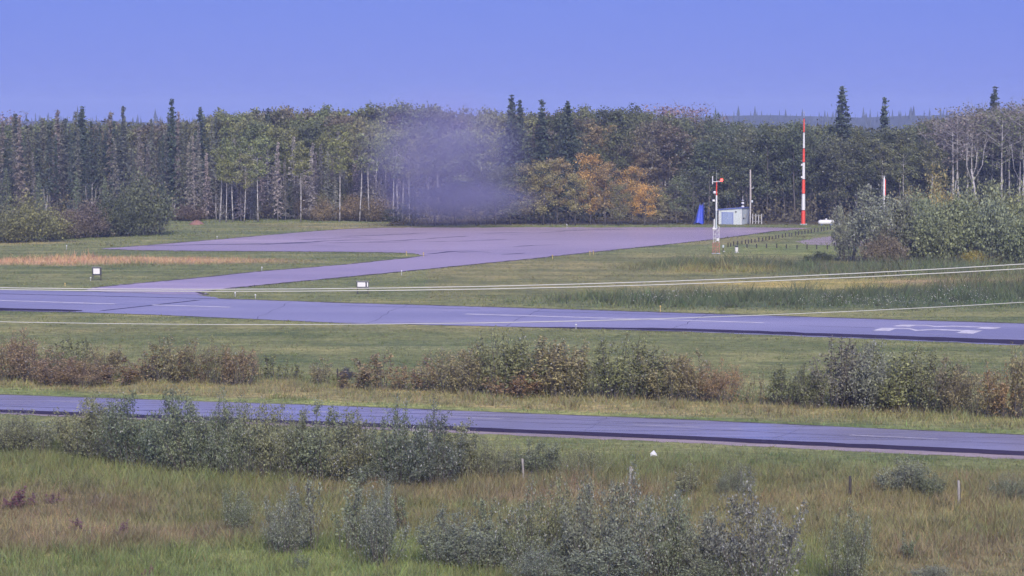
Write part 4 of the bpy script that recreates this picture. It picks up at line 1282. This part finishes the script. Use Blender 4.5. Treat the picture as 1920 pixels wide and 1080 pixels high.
# rotating beacon standing on the roof
bp = shed.matrix_basis @ Vector((1.2, 0.4, SH0 + (1.2 + SW / 2) * math.tan(sl) + 0.12))
bc = empty('roof_beacon', bp)
mb = MB(); mb.lathe([(0.16, 0), (0.24, 0.05), (0.24, 0.2), (0.12, 0.27)], 12); mb.build('base', M['white'], bc, smooth=False)
mb = MB(); mb.lathe([(0.05, 0.27), (0.05, 0.5)], 8); mb.build('neck', M['dark'], bc)
mb = MB(); mb.lathe([(0.12, 0.5), (0.24, 0.56), (0.26, 0.68), (0.18, 0.78), (0.06, 0.8)], 12); mb.build('lamp_head', M['white'], bc)
mb = MB(); mb.lathe([(0.26, 1.02), (0.16, 1.12), (0.04, 1.2), (0.025, 1.7), (0.012, 1.72)], 10); mb.lathe([(0.03, 0.8), (0.03, 1.05)], 6); mb.build('cap_with_spike', M['steel'], bc)
tag(shed, 'small white shed with blue-grey double door and sloping blue roof', 'shed')
tag(bc, 'white domed beacon with a spike on the shed roof', 'beacon')

# pole behind the shed
p = G(1406.5, 420.5); h = zat(p.y, 318)
up = empty('utility_pole', p)
mb = MB(); mb.tube([(0, 0, -0.05), (0.03, 0, h * .5), (-0.02, 0, h)], [0.17, 0.15, 0.11], 8); mb.build('pole', M['wood_pole'], up, smooth=True)
mb = MB(); mb.box((0.28, -0.02, h * 0.66), (0.34, 0.08, 0.08)); mb.lathe([(0.05, 0), (0.07, 0.1), (0.04, 0.2)], 8, c=(0.42, -0.02, h * .66)); mb.build('bracket', M['steel'], up)
mb = MB(); mb.box((0.26, -0.1, h * 0.42), (0.3, 0.2, 0.35), bev=0.02); mb.build('junction_box', M['greypanel'], up)
mb = MB(); mb.box((0.0, -0.2, h * 0.2), (0.1, 0.06, h * .4)); mb.build('conduit', M['steel'], up)
tag(up, 'weathered timber pole standing at the right corner of the shed', 'pole')
# pipe fence by the shed
p = G(1420, 420.5)
fn = empty('pipe_fence', p)
for x in (-0.72, -0.25, 0.2, 0.66):
    mb = MB(); mb.tube([(x, 0, 0), (x, 0, 1.62 if x != 0.2 else 1.5)], 0.05, 8); mb.build('post', M['white'], fn)
for z in (1.35, 0.45):
    mb = MB(); mb.tube([(-0.72, -0.06, z), (0.66, -0.06, z)], 0.03, 6); mb.build('rail', M['steel'], fn)
tag(fn, 'short pale pipe fence of four posts beside the shed', 'fence')

# blue tarpaulin hung over a stand
p = G(1311, 420.5)
ts = empty('tarpaulin_stand', p)
rt = np.random.default_rng(4)
vs, fs = [], []
n, L = 26, 9
for i in range(L):
    t = i / (L - 1)
    z = 0.15 + 3.0 * t
    w = 0.75 * (1 - t) + 0.36 * t
    for k in range(n):
        a = 6.283 * k / n
        rr = w * (1 + 0.16 * math.sin(5 * a + t * 2) * (1 - 0.4 * t) + rt.normal(0, 0.02))
        zz = z + (0.14 * math.sin(3 * a + 1) if i == 0 else 0) + (0.18 * math.cos(2 * a) if i == L - 1 else 0)
        vs.append((rr * math.cos(a) + 0.35 * t, rr * math.sin(a) * 0.8, zz))
for i in range(L - 1):
    for k in range(n): fs.append((i * n + k, i * n + (k + 1) % n, (i + 1) * n + (k + 1) % n, (i + 1) * n + k))
tp_me = mk_mesh('tarpaulin', vs, fs, smooth=True, mats=[M['tarp']])
obj('tarpaulin', tp_me, ts)
for sx, sy in ((-.8, -.5), (.75, -.5), (.75, .5), (-.8, .5)):
    mb = MB(); mb.tube([(sx, sy, 0), (0.35 + sx * .33, sy * .4, 3.4)], 0.035, 6); mb.build('leg', M['dark'], ts)
tag(ts, 'tall blue tarpaulin wrapped round a narrow stand left of the shed', 'tarpaulin')

# ------------------------------------------------------------------ tall banded mast
p = G(1506, 421)
mast = empty('radio_mast', p)
rows = [421, 394, 363, 336, 304, 278, 248, 222]
for i in range(7):
    za, zb = zat(p.y, rows[i]), zat(p.y, rows[i + 1])
    ra, rb = 0.33 - 0.034 * i, 0.33 - 0.034 * (i + 1)
    mb = MB(); mb.lathe([(ra, max(0, za) + (0.004 if i else 0)), (rb, zb)], 10)
    mb.build('mast_section', M['red' if i % 2 == 0 else 'white'], mast, smooth=False)
    mb = MB(); mb.lathe([(rb + 0.05, zb - 0.03), (rb + 0.05, zb + 0.03)], 10); mb.build('flange', M['dark'], mast)
zt = zat(p.y, 222)
mb = MB(); mb.lathe([(0.04, zt), (0.03, zt + 0.7), (0.012, zat(p.y, 211))], 8); mb.build('tip', M['steel'], mast)
mb = MB(); mb.lathe([(0.07, zat(p.y, 212)), (0.09, zat(p.y, 210.5)), (0.02, zat(p.y, 209.5))], 8); mb.build('top_lamp', M['white'], mast)
for rr in (309, 332):
    mb = MB(); mb.box((-0.3, -0.05, zat(p.y, rr)), (0.22, 0.2, 0.3), bev=0.02); mb.build('antenna_box', M['white'], mast)
mb = MB(); mb.box((0, 0, 0.06), (1.0, 1.0, 0.12)); mb.build('footing', M['greypanel'], mast)
tag(mast, 'tall tapering mast banded red and white, right of the shed', 'mast')

# white gas tank
p = G(1549, 423)
tk = empty('gas_tank', p, math.radians(3))
Ls, r_ = 0.95, 0.36
prof = [(0.05, -Ls - .3), (0.2, -Ls - .24), (0.31, -Ls - .12), (r_, -Ls)] + [(r_, Ls), (0.31, Ls + .12), (0.2, Ls + .24), (0.05, Ls + .3)]
mb = MB(); mb.lathe(prof, 16, c=(0, 0, 0.52), axis='X'); mb.build('vessel', M['white'], tk, smooth=True)
mb = MB(); mb.lathe([(0.16, 0), (0.16, 0.16), (0.1, 0.22)], 10, c=(0, 0, 0.86)); mb.build('valve_cover', M['white'], tk)
for s in (-1, 1):
    mb = MB(); mb.box((s * 0.7, 0, 0.12), (0.14, 0.6, 0.24)); mb.build('leg', M['bluetrim'], tk)
tag(tk, 'white horizontal gas tank right of the tall mast', 'tank')

# white pole in the right-hand wood
p = at(1657, 378); h = zat(p.y, 332)
wp = empty('white_pole', p)
mb = MB(); mb.tube([(0, 0, 0), (0, 0, h)], [0.14, 0.12], 8); mb.build('pole', M['white'], wp, smooth=True)
mb = MB(); mb.box((0.2, 0.05, h * 0.78), (0.1, 0.1, h * .34)); mb.build('red_strip', M['red'], wp)
mb = MB(); mb.lathe([(0.17, h), (0.17, h + 0.12), (0.05, h + 0.2)], 8); mb.build('cap', M['steel'], wp)
tag(wp, 'plain white pole rising behind the large silvery willow', 'pole')

# ------------------------------------------------------------------ weather mast
p = G(1342.5, 476)
wm = empty('weather_mast', p)
Z_ = lambda row: max(0.0, zat(p.y, row))
def lattice(name, z0, z1, w, mat, nb):
    mb = MB()
    P3 = [(w * math.cos(a), w * math.sin(a)) for a in (math.pi / 2, math.pi / 2 + 2.094, math.pi / 2 + 4.189)]
    for x, y in P3: mb.tube([(x, y, z0), (x, y, z1)], 0.028, 6)
    for k in range(nb):
        a, b_ = z0 + (z1 - z0) * k / nb, z0 + (z1 - z0) * (k + 1) / nb
        for q in range(3):
            u, v = P3[q], P3[(q + 1) % 3]
            mb.tube([(*u, a), (*v, b_)], 0.016, 4); mb.tube([(*u, b_), (*v, b_)], 0.016, 4)
    mb.build(name, mat, wm)
lattice('lattice_section', 0.02, Z_(455), 0.46, M['faded_red'], 3)
lattice('lattice_section', Z_(455), Z_(424), 0.40, M['white'], 4)
mb = MB(); mb.tube([(0, 0, Z_(430)), (0.02, 0, Z_(395))], [0.11, 0.10], 8); mb.build('pole_section', M['greypanel'], wm)
mb = MB(); mb.tube([(0.02, 0, Z_(395)), (0.02, 0, Z_(366))], [0.12, 0.10], 8); mb.build('pole_section', M['white'], wm)
mb = MB(); mb.tube([(0.02, 0, Z_(366)), (0.02, 0, Z_(341))], [0.08, 0.06], 8); mb.build('pole_section', M['red'], wm)
mb = MB(); mb.tube([(0.02, 0, Z_(341)), (0.02, 0, Z_(318))], [0.025, 0.012], 6); mb.build('lightning_rod', M['steel'], wm)
mb = MB(); mb.tube([(-0.46, 0, Z_(341)), (0.62, 0, Z_(340))], 0.045, 6); mb.build('cross_arm', M['white'], wm)
mb = MB(); mb.tube([(-0.46, 0, Z_(345)), (-0.46, 0, Z_(330))], 0.065, 8); mb.build('anemometer', M['white'], wm)
mb = MB(); mb.lathe([(0.10, 0), (0.17, 0.06), (0.18, 0.22), (0.12, 0.33), (0.04, 0.36)], 12, c=(0.62, 0, Z_(340.5))); mb.build('warning_lamp', M['lamp'], wm, smooth=True)
mb = MB(); mb.lathe([(0.2, 0), (0.2, 0.06)], 12, c=(0.62, 0, Z_(340.5) - 0.07)); mb.build('lamp_base', M['dark'], wm)
mb = MB(); mb.lathe([(0.05, -.19), (0.16, -.13), (0.2, 0), (0.16, .13), (0.05, .19)], 12, c=(-0.22, -0.05, Z_(361))); mb.build('sensor_ball', M['white'], wm, smooth=True)
mb = MB(); mb.tube([(0.02, 0, Z_(361)), (-0.22, -0.05, Z_(361))], 0.03, 6); mb.tube([(0.02, 0, Z_(376)), (-0.4, -0.05, Z_(376))], 0.03, 6); mb.build('sensor_arm', M['dark'], wm)
mb = MB(); mb.box((-0.32, -0.06, Z_(376)), (0.3, 0.22, 0.24), bev=0.03); mb.build('camera_housing', M['white'], wm)
mb = MB(); mb.tube([(-0.24, -0.1, Z_(430)), (-0.24, -0.1, Z_(411))], 0.085, 8); mb.build('antenna', M['white'], wm)
mb = MB(); mb.box((0.16, -0.42, Z_(449)), (0.32, 0.2, 0.3), rz=0.3, bev=0.02); mb.build('control_box', M['white'], wm)
mb = MB(); mb.box((-0.25, -0.2, Z_(429)), (0.5, 0.3, 0.16), rz=0.2, bev=0.02); mb.build('bracket', M['white'], wm)
mb = MB(); mb.box((0, 0, 0.05), (1.0, 0.9, 0.06)); mb.build('footing', M['greypanel'], wm)
tag(wm, 'red and white lattice weather mast with sensors and a lit red lamp', 'mast')

p = G(1356, 472)
o = empty('sensor_post', p)
mb = MB(); mb.tube([(0, 0, 0), (0, 0, 0.5)], 0.05, 8); mb.build('post', M['dark'], o)
mb = MB(); mb.box((0, 0, 0.66), (0.2, 0.2, 0.32), bev=0.02); mb.build('head', M['greypanel'], o)
mb = MB(); mb.box((0.1, -0.05, 0.06), (0.25, 0.25, 0.12)); mb.build('foot', M['steel'], o)
tag(o, 'small grey sensor post just right of the weather mast', 'sensor')
p = G(1381, 474.5)
o = empty('rain_gauge', p)
mb = MB(); mb.lathe([(0.16, 0.15), (0.2, 0.2), (0.2, 0.66), (0.17, 0.7)], 14); mb.build('cylinder', M['white'], o)
mb = MB(); mb.lathe([(0.15, 0.7), (0.22, 0.86), (0.2, 0.88), (0.05, 0.9)], 12); mb.build('funnel', M['dark'], o)
for k in range(3):
    a = k * 2.094 + 0.4
    mb = MB(); mb.tube([(0.1 * math.cos(a), 0.1 * math.sin(a), 0.2), (0.27 * math.cos(a), 0.27 * math.sin(a), 0.0)], 0.045, 6); mb.build('leg', M['white'], o)
tag(o, 'white drum-shaped rain gauge with a dark top before the low posts', 'instrument')

# ------------------------------------------------------------------ rows of low timber posts
mb = MB(); mb.tube([(0, 0, -0.03), (0, 0, 0.52), (0, 0, 0.55)], [0.085, 0.08, 0.05], 8)
bol = mb.mesh('low_post', M['wood_dark'], False)
rowA = [200, 240, 285, 345, 408, 462, 508, 552, 605, 662, 720, 768, 820, 866, 918, 960, 1018, 1062, 1118, 1155, 1215, 1257, 1308, 1355, 1402, 1450, 1497, 1550, 1600, 1640, 1690, 1735]
for i, x in enumerate(rowA):
    px = 1340 + x / 8.0; py = 463.3 - (x - 200) * 0.0212
    o = obj('low_post', bol, loc=G(px, py), rz=R.uniform(0, 6), scale=(1, 1, R.uniform(0.8, 1.15)))
    tag(o, 'short dark timber post in the slanting row running back beside the apron', 'post', 'slanting row of low posts')
nth = ['first', 'second', 'third', 'fourth', 'fifth', 'sixth', 'seventh', 'eighth', 'ninth']
for i, x in enumerate([485, 628, 778, 930, 1075, 1235, 1385, 1530, 1690]):
    px = 1340 + x / 8.0; py = 464.6 + i * 0.4
    o = obj('low_post', bol, loc=G(px, py), rz=R.uniform(0, 6), scale=(1, 1, R.uniform(0.85, 1.1)))
    tag(o, 'short dark timber post, %s from the left in the front row' % nth[i], 'post', 'front row of low posts')

# ------------------------------------------------------------------ airfield signs
def sign(px, base, wpx, top, bot, label, strip_):
    p = G(px, base); k = p.y / F; w = wpx * k
    z1, z0 = zat(p.y, top), zat(p.y, bot)
    o = empty('airfield_sign', p)
    mb = MB(); mb.box((0, 0.06, (z0 + z1) / 2), (w, 0.10, z1 - z0), bev=0.015); mb.build('frame', M['dark'], o)
    xs_ = (-w * 0.02, w * 0.68) if not strip_ else (-w * 0.10, w * 0.64)
    mb = MB(); mb.box((xs_[0], -0.008, (z0 + z1) / 2), (xs_[1], 0.03, (z1 - z0) * 0.68)); face = mb.build('face', M['white'], o)
    if strip_:
        mb = MB(); mb.box((w * 0.40, -0.008, (z0 + z1) / 2), (w * 0.09, 0.03, (z1 - z0) * 0.68)); mb.build('end_face', M['white'], o)
        for a, b_ in ((-0.30, 0.28), (0.02, 0.08), (0.13, 0.10)):
            mb = MB(); mb.box((w * (a + b_ / 2), -0.0255, (z0 + z1) / 2), (w * b_, 0.003, (z1 - z0) * 0.3)); mb.build('faded_print', M['print'], face)
    else:
        mb = MB(); mb.box((w * 0.02, -0.0255, (z0 + z1) / 2), (w * 0.45, 0.003, (z1 - z0) * 0.4)); mb.build('faded_print', M['print'], face)
    for s in (-1, 1):
        mb = MB(); mb.box((s * w * 0.43, 0.06, z0 / 2), (0.08, 0.07, z0)); mb.build('leg', M['wood_dark'], o)
    mb = MB(); mb.box((0, 0.06, z1 + 0.014), (w * 1.04, 0.14, 0.028)); mb.build('cap_strip', M['steel'], o)
    tag(o, label, 'sign')
sign(181.5, 526, 17.5, 501, 516, 'square white sign on two dark legs beside the taxiway', False)
sign(680, 551.5, 23, 527.5, 539.5, 'oblong white sign in a dark frame beside the runway', True)

# edge markers
def marker(px, py, h, col, label, ball=False, dz=0.0):
    o = empty('edge_marker', G(px, py))
    mb = MB(); mb.tube([(0, 0, 0), (0, 0, h * 0.72)], 0.035, 6); mb.build('stake', M['steel'] if col != 'yellow' else M['yellow'], o)
    mb = MB(); mb.lathe([(0.04, 0), (0.075, 0.03), (0.075, h * .2), (0.04, h * .3)], 8, c=(0, 0, h * 0.7)); mb.build('lamp', M[col], o)
    tag(o, label, 'marker', 'edge markers of the runway and apron')
for px, py, h, col, lab in [
        (170, 527, 0.40, 'white', 'low white marker at the left foot of the square sign'), (125, 468, 0.55, 'white', 'white marker on the grass left of the apron tip'), (122, 537, 0.35, 'yellow', 'yellow marker beside the runway near the left edge'),
        (441, 557, 0.45, 'white', 'white marker, left one of the two in the corner of taxiway and runway'), (479, 561, 0.45, 'white', 'white marker, right one of the two in the corner of taxiway and runway'), (491, 508, 0.45, 'white', 'white marker on the far edge of the taxiway'),
        (753, 516, 0.5, 'white', 'pale marker on the near edge of the taxiway'), (794, 481, 0.5, 'yellow', 'yellow marker at the tip of the grass island'), (762, 479, 0.5, 'yellow', 'yellow marker just left of the tip of the grass island'),
        (1036, 486, 0.5, 'yellow', 'yellow marker on the near edge of the apron'), (1106, 479, 0.55, 'yellow', 'yellow marker, left one of the close pair at the apron edge'), (1112.5, 478, 0.55, 'yellow', 'yellow marker, right one of the close pair at the apron edge'),
        (1063, 428, 0.6, 'white', 'white marker at the far edge of the apron below the orange trees'), (1238, 585, 0.55, 'yellow', 'yellow marker on the far edge of the runway'), (407, 449, 0.45, 'white', 'white marker on the far left edge of the apron'),
        (1080, 617, 0.4, 'white', 'white marker on the near edge of the runway')]:
    marker(px, py, h, col, lab)

# ------------------------------------------------------------------ fence posts below the highway
for i, (px, base, top, mat, tilt, lab) in enumerate([
        (6, 852, 816, 'wood_grey', 0.02, 'grey fence post among the bushes at the left edge'), (982, 903, 860, 'wood_grey', -0.06, 'pale grey fence post right of the near thicket'), (1181, 915, 875, 'wood_grey', 0.03, 'dark-sided fence post left of the white litter'),
        (1389, 925, 884, 'wood_grey', 0.02, 'grey fence post half hidden in a low bush'), (1593, 936, 892, 'wood_dark', 0.01, 'dark fence post, second from the right'), (1798, 951, 901, 'wood_grey', -0.03, 'fence post nearest the right edge')]):
    p = G(px, base); h = zat(p.y, top)
    o = empty('fence_post', p); o.rotation_euler = (0, tilt, R.uniform(-.4, .4))
    mb = MB(); mb.tube([(0, 0, -0.1), (0.01, 0, h * .5), (0, 0, h - 0.02), (0, 0, h)], [0.062, 0.06, 0.055, 0.035], 8); mb.build('timber', M[mat], o)
    mb = MB(); mb.box((0.058, -0.01, h * .45), (0.022, 0.07, h * 0.86)); mb.build('shaded_side', M['wood_dark'], o)  # shaded side of the post, put on as a dark strip
    tag(o, lab, 'fence post', 'fence posts below the highway')
p = G(632.5, 714); h = zat(p.y, 691)
o = empty('dark_post', p)
mb = MB(); mb.tube([(0, 0, -0.1), (0.02, 0, h - .03), (0.02, 0, h)], [0.055, 0.05, 0.03], 8); mb.build('timber', M['wood_dark'], o)
mb = MB(); mb.box((0.025, -0.055, h * .85), (0.07, 0.02, 0.12)); mb.build('insulator', M['dark'], o)
tag(o, 'dark upright post in the gap of the middle hedge', 'post')

# litter
p = G(1226, 857)
mb = MB()
mb.add([(-0.17, 0, 0.02), (0.19, -0.02, 0.04), (0.13, 0.05, 0.16), (0.0, 0.08, 0.32), (-0.17, 0.04, 0.17), (-0.02, -0.10, 0.12), (0.06, -0.06, 0.2), (0.0, 0.2, 0.03)],
       [(0, 1, 5), (1, 2, 6), (1, 6, 5), (2, 3, 6), (3, 4, 5), (3, 5, 6), (4, 0, 5), (0, 4, 7), (4, 3, 7), (3, 2, 7), (2, 1, 7), (1, 0, 7)])
o = mb.build('crumpled_bag', M['white'], None, p)
tag(o, 'crumpled white bag lying on the grass below the highway', 'litter')

# ------------------------------------------------------------------ cables strung past the camera
def cable(rows_fn, dist_, rad, label):
    pts = []
    for px in np.linspace(-6500, 8500, 90):
        q = at(px, dist_)
        pts.append((q.x, q.y + q.x * 0.04, zat(dist_, rows_fn(px))))
    mb = MB(); mb.tube(pts, rad, 8)
    tag(mb.build('overhead_cable', M['cable'], None, smooth=True), label, 'cable', 'overhead cables')
cable(lambda x: 541.0 - 2.15e-5 * (x - 470) ** 2, 27.0, 0.0052, 'pale overhead cable, topmost of the three')
cable(lambda x: 545.0 - 2.06e-5 * (x - 520) ** 2, 27.0, 0.0052, 'pale overhead cable just below the topmost one')
cable(lambda x: 607.3 - 2.25e-5 * (x - 600) ** 2, 26.0, 0.0036, 'thin pale overhead cable crossing the runway, lowest of the three')

# ------------------------------------------------------------------ the air
mb = MB(); mb.box((0, 2560, 29), (9800, 5300, 60))
m = bpy.data.materials.new('haze_air'); m.use_nodes = True
nt = m.node_tree; nt.nodes.clear()
out = nt.nodes.new('ShaderNodeOutputMaterial'); pv = nt.nodes.new('ShaderNodeVolumePrincipled')
pv.inputs['Color'].default_value = (0.50, 0.62, 1.0, 1)
pv.inputs['Density'].default_value = 0.00026
pv.inputs['Anisotropy'].default_value = 0.0
nt.links.new(pv.outputs[0], out.inputs['Volume'])
hz = mb.build('haze', m)
tag(hz, kind='stuff')

# ------------------------------------------------------------------ violet volume set before the trees as a soft blur
def veil(px, row, wpx, hpx, depth, dens, Yc):
    q = at(px, Yc); k = Yc / F
    zc = zat(Yc, row)
    me = MB(); me.lathe([(0.05, -1), (0.5, -0.87), (0.87, -0.5), (1.0, 0), (0.87, 0.5), (0.5, 0.87), (0.05, 1)], 20)
    mt = bpy.data.materials.new('violet_veil'); mt.use_nodes = True
    nt = mt.node_tree; nt.nodes.clear()
    out = nt.nodes.new('ShaderNodeOutputMaterial'); pv = nt.nodes.new('ShaderNodeVolumePrincipled')
    pv.inputs['Color'].default_value = (0.58, 0.55, 0.98, 1)
    tc = nt.nodes.new('ShaderNodeTexCoord')
    gr = nt.nodes.new('ShaderNodeTexGradient'); gr.gradient_type = 'SPHERICAL'
    nt.links.new(tc.outputs['Object'], gr.inputs[0])
    pw = nt.nodes.new('ShaderNodeMath'); pw.operation = 'POWER'; pw.inputs[1].default_value = 1.5
    nt.links.new(gr.outputs['Fac'], pw.inputs[0])
    ns = noise(nt, 1.9, 4, 0.6, vec=tc.outputs['Object'])
    mu = nt.nodes.new('ShaderNodeMath'); mu.operation = 'MULTIPLY'
    nt.links.new(pw.outputs[0], mu.inputs[0]); nt.links.new(ns, mu.inputs[1])
    m2 = nt.nodes.new('ShaderNodeMath'); m2.operation = 'MULTIPLY'; m2.inputs[1].default_value = dens
    nt.links.new(mu.outputs[0], m2.inputs[0])
    nt.links.new(m2.outputs[0], pv.inputs['Density']); nt.links.new(pv.outputs[0], out.inputs['Volume'])
    o = me.build('veil', mt, None, Vector((q.x, q.y, zc)), smooth=True)
    o.scale = (wpx * k / 2, depth, hpx * k / 2)
    return o
tag(veil(830, 288, 380, 310, 7.0, 0.38, 361), 'thin violet veil hanging before the left-centre trees', 'veil', kind='stuff')
tag(veil(862, 375, 360, 104, 5.0, 0.52, 364), 'low grey veil before the dark row of poplars', 'veil', kind='stuff')
